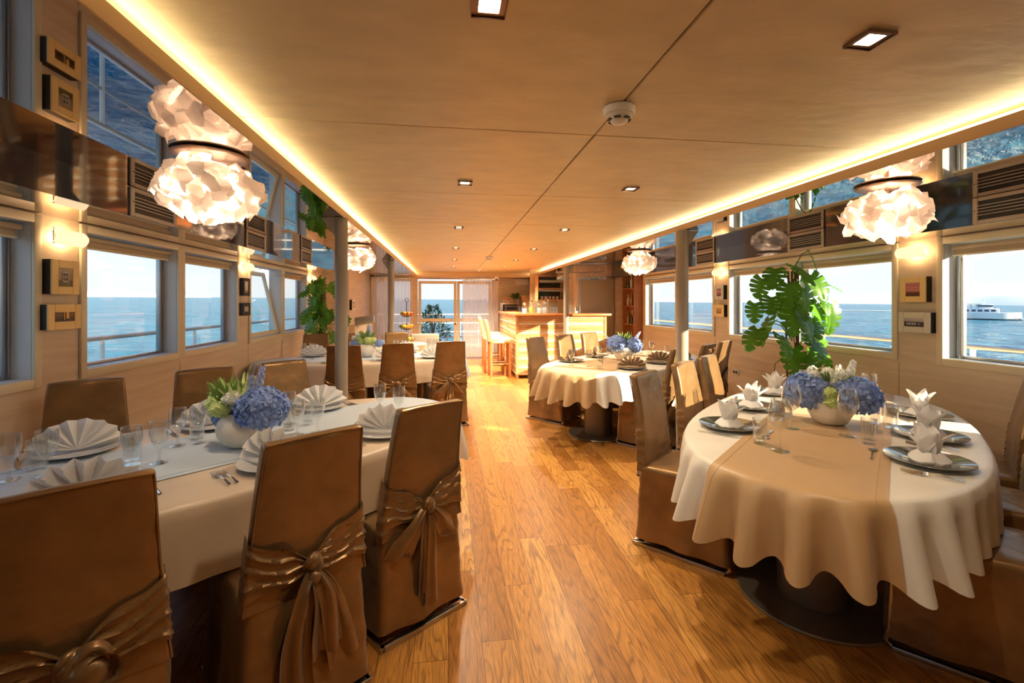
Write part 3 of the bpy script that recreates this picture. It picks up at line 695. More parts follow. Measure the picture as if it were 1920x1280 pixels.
# ------------------------------------------------------------------ tableware prototypes
def lathe_thing(name, prof, mat, n=28, cat=''):
    o = MB().lathe(prof, n).build(name, mat, None, 50); return Proto(o)
def glass_proto(name, prof, n=28, foot=None):
    o = MB().lathe(prof, n).build(name, M['glass'], None, 60)
    return Proto(o)
def stemware(bowl, stem_h, foot_r, stem_r=.0045):
    p = [(0, .0), (foot_r, .0), (foot_r, .002), (foot_r*.5, .005), (stem_r*1.6, .012), (stem_r, .02), (stem_r, stem_h-.01), (stem_r*1.8, stem_h)]
    return p + [(r, stem_h+z) for r, z in bowl]
g_goblet = glass_proto('goblet', stemware([(.018, .008), (.030, .028), (.0365, .055), (.038, .075), (.036, .100), (.0345, .113), (.0335, .113), (.035, .09), (.036, .07), (.028, .03), (.010, .012), (0, .011)], .070, .034, .006))
g_wine = glass_proto('wine_glass', stemware([(.014, .006), (.030, .022), (.044, .05), (.050, .075), (.047, .105), (.040, .14), (.038, .148), (.037, .147), (.045, .105), (.048, .075), (.028, .024), (0, .009)], .095, .040, .004), 32)
def tumbler(name, r, h, flute=True):
    m = MB(); n = 40
    def ring(rr, z, fl=0): return [((rr*(1+fl*cos(10*2*PI*k/n)))*cos(2*PI*k/n), (rr*(1+fl*cos(10*2*PI*k/n)))*sin(2*PI*k/n), z) for k in range(n)]
    f = .05 if flute else 0
    m.grid([ring(.001, 0), ring(r*.86, 0, f), ring(r*.9, .006, f), ring(r*.93, h*.35, f), ring(r*.96, h*.55, 0), ring(r, h), ring(r-.0015, h), ring(r*.9, h*.5), ring(r*.82, .020), ring(.001, .018)], closev=True)
    o = m.build(name, M['glass'], None, 60); 
    return Proto(o)
g_tum = tumbler('tumbler', .033, .125); g_tall = tumbler('highball_glass', .030, .19, False)
def plate_proto(name, r, mat):
    o = MB().lathe([(0, .004), (r*.55, .004), (r*.6, .008), (r*.62, .010), (r*.98, .020), (r, .022), (r, .019), (r*.62, .004), (r*.58, 0), (0, 0)], 48).build(name, mat, None, 50); return Proto(o)
plA = plate_proto('dinner_plate', .155, M['plate']); plB = plate_proto('dinner_plate', .150, M['china'])
def fork_mesh():
    m = MB(); rows = []
    for i in range(12):
        q = i/11; y = -.10+.13*q; w = .0055-.0028*min(1, q*1.6)+.009*max(0, (q-.86)/.14); z = .003+.006*sin(q*PI)
        rows.append([(-w, y, z), (0, y, z+.0015), (w, y, z), (0, y, z-.001)])
    m.grid(rows, closev=True)
    for k in range(4): x = -.0095+.0063*k; m.tube([(x, .028, .004), (x, .055, .001), (x, .092, .006)], [.0018, .0016, .001], 5)
    m.bbox(-.0115, .0115, .024, .034, .002, .005, .001, 1); return m
def knife_mesh():
    m = MB(); rows = []
    for i in range(14):
        q = i/13; y = -.11+.22*q; w = .006 if q < .45 else .0085-.0065*max(0, (q-.8)/.2); h = .003 if q < .45 else .0009
        rows.append([(-w*.7, y, .003), (0, y, .003+h), (w, y, .003), (0, y, .003-h)])
    return m.grid(rows, closev=True)
def spoon_mesh():
    m = MB(); rows = []
    for i in range(16):
        q = i/15; y = -.10+.20*q; e = max(0, (q-.68)/.32); w = .0045-.002*min(1, q*1.3)+ (.017*sin(min(1, e)*PI)**.8 if e > 0 else 0); z = .004+.004*sin(q*PI)
        rows.append([(-w, y, z), (0, y, z-.004*(e > 0)), (w, y, z), (0, y, z-.0015-.004*(e > 0))])
    return m.grid(rows, closev=True)
fk = Proto(fork_mesh().build('fork', M['cutlery'])); kn = Proto(knife_mesh().build('knife', M['cutlery'])); spn = Proto(spoon_mesh().build('spoon', M['cutlery']))
def fan_napkin(mat, Rr=.15, seed=0):
    m = MB(); n = 17; rows = []
    for layer, (ry, sc, y0) in enumerate(((0, 1., 0.), (1, .86, -.022))):
        rows = []
        for i in range(n):
            a = R(4+172*i/(n-1)); zig = (1 if i % 2 else -1); row = []
            for j in range(9):
                r = Rr*sc*(.03+.97*j/8); rr = r*(1+.05*zig*(j/8)) ; yy = y0*(j/8) + zig*.017*(j/8)**.9 - .03*(j/8)**2*(.3 if layer == 0 else -.2)
                row.append((rr*cos(a)*1.12, yy, .006+rr*sin(a)*.92 + .004*nzv(i, j, seed)))
            rows.append(row)
        m.grid(rows)
    m.tube([(-.13, -.02, .008), (-.05, -.035, .012), (.05, -.035, .012), (.13, -.02, .008)], [.008, .013, .013, .008], 8)
    return Proto(m.build('folded_napkin', mat, None, 180 if False else 25))
fan_w = fan_napkin(M['napkin']); fan_b = fan_napkin(M['napkin_b'], .13)
def lily_napkin(seed=0):
    m = MB(); rg = random.Random(seed)
    rows = []
    for z, r in ((0, .060), (.008, .064), (.018, .056), (.030, .045), (.040, .032)):
        rows.append([((r*(1+.22*abs(cos(1.5*(2*PI*k/36))))+.004*sin(k*2.1))*cos(2*PI*k/36), (r*(1+.22*abs(cos(1.5*(2*PI*k/36)))))*sin(2*PI*k/36), z+.003*sin(k*.9)) for k in range(36)])
    m.grid(rows, closev=True)
    for k, (a, h, lean, w) in enumerate(((20, .15, .045, .042), (95, .165, .02, .045), (165, .14, .05, .042), (235, .13, .055, .04), (310, .145, .04, .042), (60, .12, .065, .034))):
        a = R(a+rg.uniform(-10, 10)); d = Vector((cos(a), sin(a), 0)); s_ = Vector((-sin(a), cos(a), 0)); rows = []
        for i in range(10):
            q = i/9; p = d*(.020+lean*1.25*q**1.6) + Vector((0, 0, .03+(h-.03)*q)); ww = w*sin(PI*(.25+.75*q))**.8*1.0 + .001
            rows.append([p + s_*ww*v + d*(-.018*abs(v)**1.2*(1-q*.3)) for v in (-1, -.7, -.35, 0, .35, .7, 1)])
        m.grid(rows)
    return Proto(m.build('folded_napkin', M['napkin'], None, 50))
lily = [lily_napkin(1), lily_napkin(5)]
ZT = .7565
def on(key, t, n, dz=0.): C_, ang = TBL[key]; return tf(C_, ang, t, n, ZT+dz)
def seatset(key, t, n, plate, nap, dang, where, tname, cut=True, gnap='', fan=True, kn_side=1):
    C_, ang = TBL[key]; rz = R(ang+(180 if n > 0 else 0)); sgn = -1 if n > 0 else 1
    plate.put(on(key, t, n), rz, '%s plate %s on the %s' % ('silver grey' if plate is plA else 'pale grey', where, tname), 'plates on the '+tname)
    nap.put(on(key, t, n, .010), rz+R(dang), '%s %s folded napkin %s, %s' % ('brown' if nap is fan_b else 'white', 'fan' if fan else 'lily', where, tname), 'napkins on the '+tname)
    if cut:
        for q, (pr_, off) in enumerate(((fk, -.185), (fk, -.212), (kn, .185))):
            if q == 1 and key == 'RM': continue
            pr_.put(on(key, t+sgn*off, n, .0), rz, '%s of the place %s, %s' % (('inner fork', 'outer fork', 'knife')[q], where, tname), '%s on the %s' % (('forks', 'forks', 'knives')[q], tname))
tn = 'near left table'
seatset('LN', -.50, .38, plB, fan_w, -5, 'at the leftmost window side seat', tn)
seatset('LN', .06, .42, plB, fan_w, -10, 'behind the round vase', tn)
seatset('LN', .66, .38, plB, fan_w, -20, 'at the far window side seat', tn)
seatset('LN', -.56, -.36, plB, fan_w, -20, 'behind the lower left chair', tn)
seatset('LN', .03, -.47, plB, fan_w, -60, 'behind the middle chair', tn)
seatset('LN', .60, -.44, plB, fan_w, -50, 'at the aisle seat', tn)
gl = [(-.72, .14, g_goblet, 'goblet at the far left edge of the photo'), (-.62, .10, g_goblet, 'goblet before a tumbler, left of the big fan napkin'), (-.64, .22, g_tum, 'cut tumbler left of the big fan napkin'),
      (-.17, .15, g_goblet, 'goblet left of the round vase, tallest of its group'), (-.09, .13, g_goblet, 'goblet close beside the round vase'), (-.07, .22, g_tum, 'cut tumbler behind the goblets beside the round vase'),
      (-.39, -.10, g_goblet, 'goblet above the lower left chair, left one of the pair'), (-.29, -.07, g_goblet, 'goblet above the lower left chair, right one of the pair'), (-.37, .0, g_tum, 'tumbler between the two goblets above the lower left chair'),
      (.36, .15, g_goblet, 'goblet right of the blue hydrangea, rear one'), (.29, -.10, g_goblet, 'goblet right of the blue hydrangea, front left one'), (.38, -.14, g_goblet, 'goblet right of the blue hydrangea, front right one'), (.30, .02, g_tum, 'tumbler amid the goblets right of the blue hydrangea'), (.42, .05, g_tum, 'second tumbler right of the blue hydrangea'),
      (.84, -.03, g_goblet, 'left goblet of the pair at the aisle end'), (.86, -.20, g_goblet, 'right goblet of the pair at the aisle end')]
for t_, n_, p_, l_ in gl: p_.put(on('LN', t_, n_), rnd.random()*3, l_+' on the near left table', 'glasses on the near left table')
tn = 'near right table'
seatset('RN', -.57, .40, plA, lily[0], 10, 'nearest the camera on the aisle side', tn, fan=False)
seatset('RN', .03, .42, plA, lily[1], 40, 'in the middle of the aisle side', tn, fan=False)
seatset('RN', .64, .40, plA, lily[0], 70, 'at the far end of the aisle side', tn, fan=False)
seatset('RN', -.62, -.42, plA, lily[0], 30, 'nearest the camera on the window side', tn, fan=False)
seatset('RN', -.12, -.44, plA, lily[1], 80, 'in the middle of the window side', tn, fan=False)
seatset('RN', .45, -.42, plA, lily[0], 120, 'at the far end of the window side', tn, fan=False)
gl = [(-.86, .10, g_wine, 'balloon wine glass nearest the camera'), (-.79, .20, g_tum, 'cut tumbler left of the nearest wine glass'), (-.38, .13, g_wine, 'balloon wine glass just left of the white bowl'), (-.20, .22, g_tum, 'tumbler behind the left wine glass'),
      (-.36, -.12, g_wine, 'balloon wine glass in front of the right blue hydrangea'), (-.45, -.21, g_tum, 'cut tumbler right of the white bowl'), (.06, -.22, g_tall, 'tall highball glass right of the flowers'), (.0, -.29, g_tum, 'tumbler beside the tall glass'), (.38, -.18, g_wine, 'far balloon wine glass right of the white flowers'), (.30, .15, g_wine, 'far balloon wine glass hidden behind the left hydrangea')]
for t_, n_, p_, l_ in gl: p_.put(on('RN', t_, n_), rnd.random()*3, l_+' on the near right table', 'glasses on the near right table')
spn.put(on('RN', -.63, -.23), R(42-90), 'spoon lying across the runner near the front window side plate', 'spoons')
spn.put(on('RN', -.60, .20), R(42+90), 'spoon lying behind the front aisle side plate and tumbler', 'spoons')
tn = 'table by the bar'
for i, (t_, n_, a_) in enumerate(((-.55, .42, 20), (.05, .44, 20), (.60, .42, 20), (-.62, -.40, -55), (.0, -.42, -55), (.58, -.42, -50))):
    seatset('RM', t_, n_, plA, fan_b, a_+(180 if n_ > 0 else 0)*0, ('at the aisle end', 'in the middle of the far side', 'at the far end', 'nearest the camera', 'in the middle of the near side', 'at the window end')[i], tn, cut=False)
k = 0
for t_ in (-.85, -.35, .30, .75):
    for n_ in (-.16, .02, .2):
        (g_goblet if k % 3 else g_tum).put(on('RM', t_+.06*(k % 2), n_), k, '%s in %s glass cluster, %s, on the table by the bar' % ('goblet' if k % 3 else 'tumbler', ('first', 'second', 'third', 'fourth')[k//3], ('near side', 'centre', 'far side')[k % 3]), 'glasses on the table by the bar'); k += 1
tn = 'far left table'
for i, (t_, n_) in enumerate(((-.60, .36), (.0, .38), (.58, .36), (-.30, -.38), (.24, -.38), (.78, -.36))):
    seatset('LF', t_, n_, plB, fan_w, 0, ('by the monstera', 'behind the vase', 'near the fruit stand', 'behind the column', 'behind the middle chair', 'at the aisle end')[i], tn, cut=(i > 2))
for i, (t_, n_) in enumerate(((-.72, .12), (-.62, .08), (-.25, .2), (-.15, .15), (.40, .15), (.50, .1), (.92, .1), (.86, .2))):
    g_wine.put(on('LF', t_, n_), i, 'wine glass %s on the far left table' % ('left of the column, outer', 'left of the column, inner', 'beside the column, left', 'beside the column, right', 'right of the vase, left', 'right of the vase, right', 'at the aisle end, front', 'at the aisle end, rear')[i], 'wine glasses on the far left table', (.8, .8, .8))
# ------------------------------------------------------------------ vases + flowers
def vase(key, t, n, prof, label):
    o = MB().lathe(prof, 48).build('vase', M['vase'], None, 60); o.location = on(key, t, n); return tag(o, label, 'vase')
ballv = [(0, 0), (.055, 0), (.085, .02), (.112, .06), (.118, .09), (.108, .125), (.082, .155), (.074, .165), (.070, .163), (.10, .12), (.11, .09), (.10, .05), (0, .02)]
bowlv = [(0, 0), (.06, 0), (.085, .015), (.108, .06), (.118, .11), (.120, .145), (.115, .145), (.110, .10), (.09, .04), (0, .02)]
def floret(m, p, nrm, r, petals=4, cup=.25):
    nrm = nrm.normalized(); a = nrm.orthogonal().normalized(); b = nrm.cross(a); ph = rnd.random()*6
    for k in range(petals):
        an = ph+2*PI*k/petals; d = a*cos(an)+b*sin(an); s_ = nrm.cross(d)
        o0 = p; o1 = p+d*r*.55+s_*r*.42+nrm*r*cup*.5; o2 = p+d*r*1.05+nrm*r*cup; o3 = p+d*r*.55-s_*r*.42+nrm*r*cup*.5
        m.add([o0, o1, o2, o3], [(0, 1, 2, 3)])
def head(m, c, r, n, fr, sc=(1, 1, .85), petals=4):
    c = Vector(c)
    for i in range(n):
        z = 1-2*(i+.5)/n; th = i*2.39996; q = math.sqrt(1-z*z); d = Vector((q*cos(th), q*sin(th), z))
        if z < -.75: continue
        rr = r*(1+rnd.uniform(-.1, .06)); floret(m, c+Vector((d.x*rr*sc[0], d.y*rr*sc[1], d.z*rr*sc[2])), d+Vector((rnd.uniform(-.35, .35), rnd.uniform(-.35, .35), rnd.uniform(-.35, .35))), fr, petals)
def hydr(root, c, r, mat='blueflower', n=230, name='hydrangea', lab=None, fr=None):
    m = MB(); head(m, c, r, n, fr or r*.26); m.ball(c, r*.82, 8, (1, 1, .85)); o = m.build(name, M[mat], root, 25)
    if lab: o['label'] = lab
    return o
def spike(root, base, tip, mat, n=46, r=.022, name='delphinium_spike', lab=None, fr=.013):
    m = MB(); b = Vector(base); t_ = Vector(tip); 
    for i in range(n):
        q = i/n; a = i*2.4; w = r*(1.05-q*.65); d = Vector((cos(a), sin(a), .3)); floret(m, b.lerp(t_, .25+.75*q)+Vector((cos(a)*w, sin(a)*w, 0)), d, fr*(1.1-.4*q), 5)
    o = m.build(name, M[mat], root, 25); MB().tube([base, tip], .003, 5).build('stem', M['stem'], o)
    return o
def leafspray(root, c, n, L_, mat='stem', w=.008, name='foliage', up=.8):
    m = MB(); c = Vector(c)
    for i in range(n):
        a = rnd.random()*2*PI; d = Vector((cos(a)*rnd.uniform(.1, .7), sin(a)*rnd.uniform(.1, .7), rnd.uniform(up*.5, 1))).normalized(); s_ = d.orthogonal().normalized()
        l = L_*rnd.uniform(.6, 1.); p0 = c+Vector((cos(a)*.02, sin(a)*.02, 0)); m.grid([[p0-s_*w*.3, p0+s_*w*.3], [p0+d*l*.5-s_*w, p0+d*l*.5+s_*w], [p0+d*l*.9-s_*w*.5, p0+d*l*.9+s_*w*.5], [p0+d*l, p0+d*l]])
    return m.build(name, M[mat], root, 60)
def bq(name, label, loc, rz=0): return thing(name, label, 'flowers', loc, rz)
vase('LN', .04, -.08, ballv, 'round ivory ceramic vase on the near left table')
b = bq('flower_arrangement', 'blue hydrangea with lime green flowers in the round vase, near left table', on('LN', .04, -.08, .14), -TH)
hydr(b, (.105, -.03, .045), .105, n=260, lab='large blue hydrangea head', fr=.034); hydr(b, (-.10, .04, .0), .07, n=130, lab='small blue hydrangea head')
for c_ in ((-.12, -.02, .07), (-.07, -.07, .05), (-.03, -.03, .09), (-.14, .04, .09), (-.05, .05, .10)): hydr(b, c_, .042, 'greenflower', 60, 'lime_blossom', fr=.015)
hydr(b, (-.02, -.06, .10), .035, 'whiteflower', 50, 'white_bloom', fr=.018)
spike(b, (.03, .02, 0), (.085, .02, .245), 'lilac', 60, .022, lab='pale blue flower spike'); spike(b, (.02, .02, 0), (.04, .0, .20), 'lilac', 40, .02)
leafspray(b, (-.08, 0, .06), 60, .15, 'stem', .006); leafspray(b, (-.02, .0, .06), 30, .16, 'greenflower', .006)
vase('RN', -.11, -.02, bowlv, 'ivory ceramic bowl vase on the near right table')
b = bq('flower_arrangement', 'two blue hydrangeas with white flowers in the bowl vase, near right table', on('RN', -.11, -.02, .13), -TH-R(36))
hydr(b, (-.10, -.01, .045), .115, n=270, lab='left blue hydrangea head', fr=.033); hydr(b, (.11, .0, .04), .115, n=270, lab='right blue hydrangea head', fr=.033); hydr(b, (.0, .09, .03), .10, n=150)
for c_ in ((.0, -.09, .055), (.01, -.10, .01)): hydr(b, c_, .036, 'greenflower', 50, 'lime_blossom', fr=.018)
for i in range(14): hydr(b, (-.10+.015*i, rnd.uniform(-.05, .05), .13+.03*sin(i*1.3)), .026, 'whiteflower', 40, 'white_bloom', fr=.015)
spike(b, (.06, .02, .03), (.11, .03, .235), 'whiteflower', 50, .024, 'white_flower_spike', fr=.016); spike(b, (.03, .05, .03), (.04, .06, .20), 'whiteflower', 40, .02, 'white_flower_spike', fr=.015)
leafspray(b, (0, 0, .08), 40, .13, 'stem', .006); leafspray(b, (.05, 0, .08), 20, .14, 'greenflower', .006)
vase('RM', -.02, .02, ballv, 'round ivory vase on the table by the bar')
b = bq('flower_arrangement', 'blue hydrangeas with pale flowers on the table by the bar', on('RM', -.02, .02, .14), -TH)
hydr(b, (-.09, -.02, .06), .105, n=170, fr=.034); hydr(b, (.11, .0, .03), .10, n=160, fr=.034); spike(b, (.1, 0, .05), (.20, .0, .20), 'lilac', 40, .022); spike(b, (-.1, .03, .05), (-.22, .02, .16), 'whiteflower', 30, .02, 'white_flower_spike'); leafspray(b, (0, 0, .08), 24, .14)
vase('LF', .02, .06, ballv, 'round ivory vase on the far left table')
b = bq('flower_arrangement', 'purple flower spike over green and blue flowers on the far left table', on('LF', .02, .06, .14), -TH)
for c_ in ((-.05, -.02, .06), (.03, -.05, .07), (.08, .0, .06), (-.1, .02, .09), (.0, .04, .1)): hydr(b, c_, .05, 'greenflower', 60, 'lime_blossom', fr=.018)
hydr(b, (-.14, 0, .02), .06, n=90); hydr(b, (.16, 0, .03), .06, n=90); spike(b, (.02, 0, .06), (.03, 0, .27), 'lilac', 60, .03, fr=.018)
for c_ in ((-.12, 0, .15), (-.06, .0, .13), (-.17, .02, .10)): hydr(b, c_, .025, 'whiteflower', 36, 'white_bloom', fr=.014)
leafspray(b, (0, 0, .07), 50, .16)
o = MB().lathe([(0, 0), (.03, 0), (.034, .005), (.034, .11), (.0, .112)], 20).build('white_candle', M['napkin'], None); o.location = on('LF', .16, -.12); tag(o, 'short white candle beside the vase on the far left table', 'candle')
# ------------------------------------------------------------------ columns
def column(X, Y, r, label, ztop, sgn):
    t = thing('column', label, 'column', (X, Y, 0))
    MB().lathe([(r, 0), (r, ztop)], 32, cap=True).build('shaft', M['pole'], t)
    MB().lathe([(r+.03, 0), (r+.03, .01), (r+.002, .014)], 32).build('foot_ring', M['steel'], t)
    m = MB(); m.bbox(-r*.9, r*.9, -r*.95, r*.95, ztop-.012, ztop, .002, 1); m.add([(sgn*r*.7, -.02, ztop-.001), (sgn*(r+.10), -.02, ztop-.001), (sgn*r*.9, -.02, ztop-.15), (sgn*r*.7, .02, ztop-.001), (sgn*(r+.10), .02, ztop-.001), (sgn*r*.9, .02, ztop-.15)], [(0, 1, 2), (3, 5, 4), (0, 3, 4, 1), (1, 4, 5, 2), (0, 2, 5, 3)]); m.build('bracket', M['pole'], t)
column(-.853, 3.84, .049, 'grey round column between the two left hand tables', ZM-.004, -1)
column(2.175, 4.05, .056, 'round column behind the near right table chairs, sunlit on one side', ZM-.004, 1)
column(-.92, 7.62, .050, 'thin round column behind the far left table', ZM-.004, -1)
column(2.17, 8.32, .050, 'sunlit column standing in front of the bar', ZM-.004, 1)
# ------------------------------------------------------------------ downlights
first = None; names = ['nearest', 'second', 'third', 'fourth', 'fifth', 'sixth']
t = thing('downlight', 'x', 'ceiling light')
m = MB(); s, i_, z = .045, .028, 0.
m.add([(-s, -s, z), (s, -s, z), (s, s, z), (-s, s, z), (-i_, -i_, z-.001), (i_, -i_, z-.001), (i_, i_, z-.001), (-i_, i_, z-.001), (-i_, -i_, .007), (i_, -i_, .007), (i_, i_, .007), (-i_, i_, .007)], [(0, 1, 5, 4), (1, 2, 6, 5), (2, 3, 7, 6), (3, 0, 4, 7), (4, 5, 9, 8), (5, 6, 10, 9), (6, 7, 11, 10), (7, 4, 8, 11)])
for a, b_, c_, d_ in ((-s, s, -s-.002, -s), (-s, s, s, s+.002), (-s-.002, -s, -s, s), (s, s+.002, -s, s)): m.box(a, b_, c_, d_, -.006, .004)
m.build('bezel', M['lampring'], t); MB().box(-i_+.0005, i_-.0005, -i_+.0005, i_-.0005, .003, .006).build('lens', M['down'], t)
dl = Proto(t)
for r_, X in enumerate((.106, 1.235)):
    for k in range(6):
        Y = 1.2+1.8*k
        dl.put((X, Y, ZC-.0078), 0, '%s square ceiling downlight from the camera in the %s row' % (names[k], ('left', 'right')[r_]), 'square ceiling downlights')
        lamp('SPOT', (X, Y, ZC-.03), DOWN*(.35, .7, 1.1, 1.8, 3.0, 4.5)[k], (1., .80, .56), (0, 0, 0), 'downlight_lamp', spot_size=R(135), spot_blend=.9, shadow_soft_size=.03)
for k, (X, Y, lab) in enumerate(((.68, 1.77, 'white round smoke detector on the ceiling seam nearest the camera'), (.69, 7.8, 'round detector on the ceiling seam near the bar'), (.69, 10.6, 'round detector on the ceiling seam near the far doors'))):
    t = thing('smoke_detector', lab, 'smoke detector', (X, Y, ZC-.001))
    MB().lathe([(.060, 0), (.064, -.004), (.064, -.022), (.058, -.030), (.050, -.030)], 40).build('base', M['white'], t)
    MB().lathe([(.050, -.026), (.049, -.040), (.044, -.045), (.036, -.05), (.034, -.056), (.024, -.064), (0, -.067)], 40).build('sensor_head', M['white'], t)
    m = MB(); [m.box(.033, .046, -.012, .012, -.0525, -.0475, Matrix.Rotation(a*PI/3, 4, 'Z')) for a in range(6)]; m.build('slot', M['black'], t)
# small cove fill: real strips already emit; extra area lamps lie in the coves
for X, s_ in ((CL, -1), (CR, 1)):
    for k in range(5):
        lamp('AREA', (X-s_*.0+s_*-.004, -1+3.0*k, ZM+.075), LEDP, (1., .76, .44), (0, R(90)*s_*1.0, 0), 'cove_lamp', shape='RECTANGLE', size=.05, size_y=3.0)
# ------------------------------------------------------------------ air vents in the bulkheads
t = thing('air_vent', 'x', 'air vent'); hw, hh = .225, .085
m = MB(); m.bbox(-hw+.03, hw-.03, -.012, 0, hh-.024, hh, .003, 1); m.bbox(-hw+.03, hw-.03, -.012, 0, -hh, -hh+.024, .003, 1); m.bbox(-hw, -hw+.03, -.012, 0, -hh, hh, .003, 1); m.bbox(hw-.03, hw, -.012, 0, -hh, hh, .003, 1); m.build('frame', M['vent'], t)
MB().box(-hw+.02, hw-.02, -.002, .0, -hh+.02, hh-.02).build('backing', M['black'], t)
m = MB(); [m.bbox(-hw+.02, hw-.02, -.014, -.006, z_-.0025, z_+.0025, .001, 1) for z_ in (-.03, -.01, .01, .03)]; m.build('louvres', M['vent'], t)
m = MB(); [m.ball((s_*(hw-.013), -.013, -.0), .004, 4) for s_ in (-1, 1)]; m.build('screw', M['black'], t)
av = Proto(t)
for i, y in enumerate((1.62, 3.18, 4.72, 6.3)): av.put((FL+.001, y, (ZS+ZM)/2), R(90), 'air vent in the left bulkhead, %s' % ('cut by the left edge of the photo', 'below the nearest left chandelier', 'above the tilted window', 'farthest, beside the first grey column')[i], 'air vents in the bulkheads')
for i, y in enumerate((2.33, 3.98, 5.72)): av.put((FR-.001, y, (ZS+ZM)/2), R(-90), 'air vent in the right bulkhead, %s' % ('cut by the right edge of the photo', 'above the monstera', 'just right of the sunlit column')[i], 'air vents in the bulkheads')
# ------------------------------------------------------------------ wall sconces
t = thing('wall_sconce', 'x', 'wall lamp')
m = MB(); m.grid([[(x, -.075+.05*((z)/.045)**2*.6, z) for z in np.linspace(-.045, .045, 9)] for x in np.linspace(-.12, .12, 9)]); m.grid([[(x, -.072+.05*((z)/.045)**2*.6, z) for z in np.linspace(-.045, .045, 9)] for x in np.linspace(-.12, .12, 9)]); m.build('glass_shade', M['sconce'], t)
m = MB(); m.bbox(-.03, .03, -.012, .0, -.025, .025, .004, 2); m.tube([(0, -.01, 0), (0, -.05, 0)], .008, 8); m.tube([(-.105, -.05, 0), (-.035, -.05, 0)], .007, 8); [m.ball((x, -.05, 0), .009, 5) for x in (-.1, -.085, -.07, -.055)]; m.tube([(-.11, -.05, -.045), (-.11, -.05, .045)], .004, 6); m.build('bracket', M['chrome'], t)
sc = Proto(t)
for X, y, z, rz, lab in ((XL+.001, 3.11, 1.84, 90, 'glowing glass wall lamp above the gold framed pictures on the left'), (XL+.001, 5.60, 1.86, 90, 'glowing wall lamp left of the tilted window'), (XL+.001, 8.15, 1.86, 90, 'glowing wall lamp above the left monstera'),
                        (XR-.001, 3.25, 1.86, -90, 'glowing glass wall lamp above the sunset picture on the right'), (XR-.001, 5.95, 1.87, -90, 'glowing wall lamp right of the sunlit column')):
    sc.put((X, y, z), R(rz), lab, 'glass wall lamps'); sg = 1 if X < 0 else -1
    lamp('POINT', (X+sg*.035, y, z), 1.6, (1., .68, .36), name='sconce_bulb', shadow_soft_size=.02)
# ------------------------------------------------------------------ framed pictures
def pic(X, y, z, w, h, fm, stops, label, sgn, kind='v', fw=.03):
    t = thing('picture_frame', label, 'picture', (X, y, z), R(90 if sgn > 0 else -90)); d = .055; fw = fw if fm == 'darkframe' else .048
    MB().box(-w/2+.002, w/2-.002, -d+.004, 0, -h/2+.002, h/2-.002).build('frame_side', M['darkframe'], t)
    m = MB(); y0, y1 = -d-.006, -d+.004
    m.bbox(-w/2+fw, w/2-fw, y0, y1, h/2-fw, h/2, .002, 1); m.bbox(-w/2+fw, w/2-fw, y0, y1, -h/2, -h/2+fw, .002, 1); m.bbox(-w/2, -w/2+fw, y0, y1, -h/2, h/2, .003, 1); m.bbox(w/2-fw, w/2, y0, y1, -h/2, h/2, .003, 1); m.build('frame_front', M[fm], t)
    pm = picture('print_' + label.split()[0] + str(len(bpy.data.materials)), stops, kind)
    return t, MB().box(-w/2+fw-.002, w/2-fw+.002, -d-.001, -d+.001, -h/2+fw-.002, h/2-fw+.002).build('print', pm, t)
t, p = pic(XL, 3.075, 1.60, .20, .205, 'goldframe', [(.0, (.10, .12, .04)), (.3, (.14, .10, .05)), (.4, (.34, .26, .15)), (.9, (.40, .31, .2)), (1., (.25, .18, .1))], 'upper gold framed print of a cottage window on the left wall, beside the biggest window', 1)
m = MB(); m.box(-.022, .022, -.0585, -.0565, -.028, .03); m.build('painted_window', P('print_white', (.7, .68, .6), .4), p)
m = MB(); [m.box(a, b_, -.0592, -.0586, c_, d_) for a, b_, c_, d_ in ((-.018, -.002, .004, .026), (.002, .018, .004, .026), (-.018, -.002, -.022, 0), (.002, .018, -.022, 0))]; m.build('painted_glass', P('print_dark', (.06, .05, .05), .3), p)
t, p = pic(XL, 3.07, 1.365, .24, .15, 'goldframe', [(.0, (.02, .01, .005)), (.45, (.05, .025, .01)), (.7, (.12, .06, .02)), (1., (.05, .02, .01))], 'lower gold framed dark candle-lit print on the left wall', 1)
m = MB(); m.box(-.006, .0, -.0585, -.0565, -.02, .045); m.box(.01, .03, -.0585, -.0565, -.01, .045); m.build('painted_light', P('print_glow', (.85, .52, .12), .4), p)
m = MB(); m.lathe([(0, -.03), (.03, -.03), (.025, -.012), (.008, 0), (0, 0)], 12, Matrix.Translation((.005, -.057, 0)) @ Matrix.Diagonal((1, .05, 1, 1))); m.build('painted_figure', P('print_black', (.01, .008, .006), .4), p)
t, p = pic(XL, 5.55, 1.625, .17, .20, 'darkframe', [(.0, (.25, .2, .14)), (.5, (.5, .45, .36)), (1., (.7, .66, .58))], 'upper dark framed small print left of the tilted window', 1, fw=.035)
m = MB(); m.box(-.014, .014, -.0585, -.0565, -.04, .045); m.build('painted_tower', P('print_pale', (.85, .82, .74), .4), p)
pic(XL, 5.55, 1.375, .19, .145, 'darkframe', [(.0, (.2, .15, .1)), (.5, (.6, .5, .36)), (1., (.3, .25, .18))], 'lower dark framed small print left of the tilted window', 1, fw=.04)
pic(XR, 3.235, 1.555, .21, .205, 'goldframe', [(.0, (.10, .03, .02)), (.3, (.16, .04, .03)), (.36, (.62, .17, .16)), (.52, (.80, .32, .30)), (.55, (.30, .08, .08)), (.60, (.78, .30, .30)), (.8, (.50, .14, .15)), (1., (.62, .25, .26))], 'pink sunset print in a pale gold frame on the right wall', -1)
t, p = pic(XR, 3.225, 1.29, .255, .165, 'silverframe', [(.0, (.04, .03, .05)), (.55, (.08, .06, .09)), (.62, (.45, .43, .5)), (1., (.62, .6, .62))], 'pale silver framed print of white sails below the sunset print', -1, fw=.034)
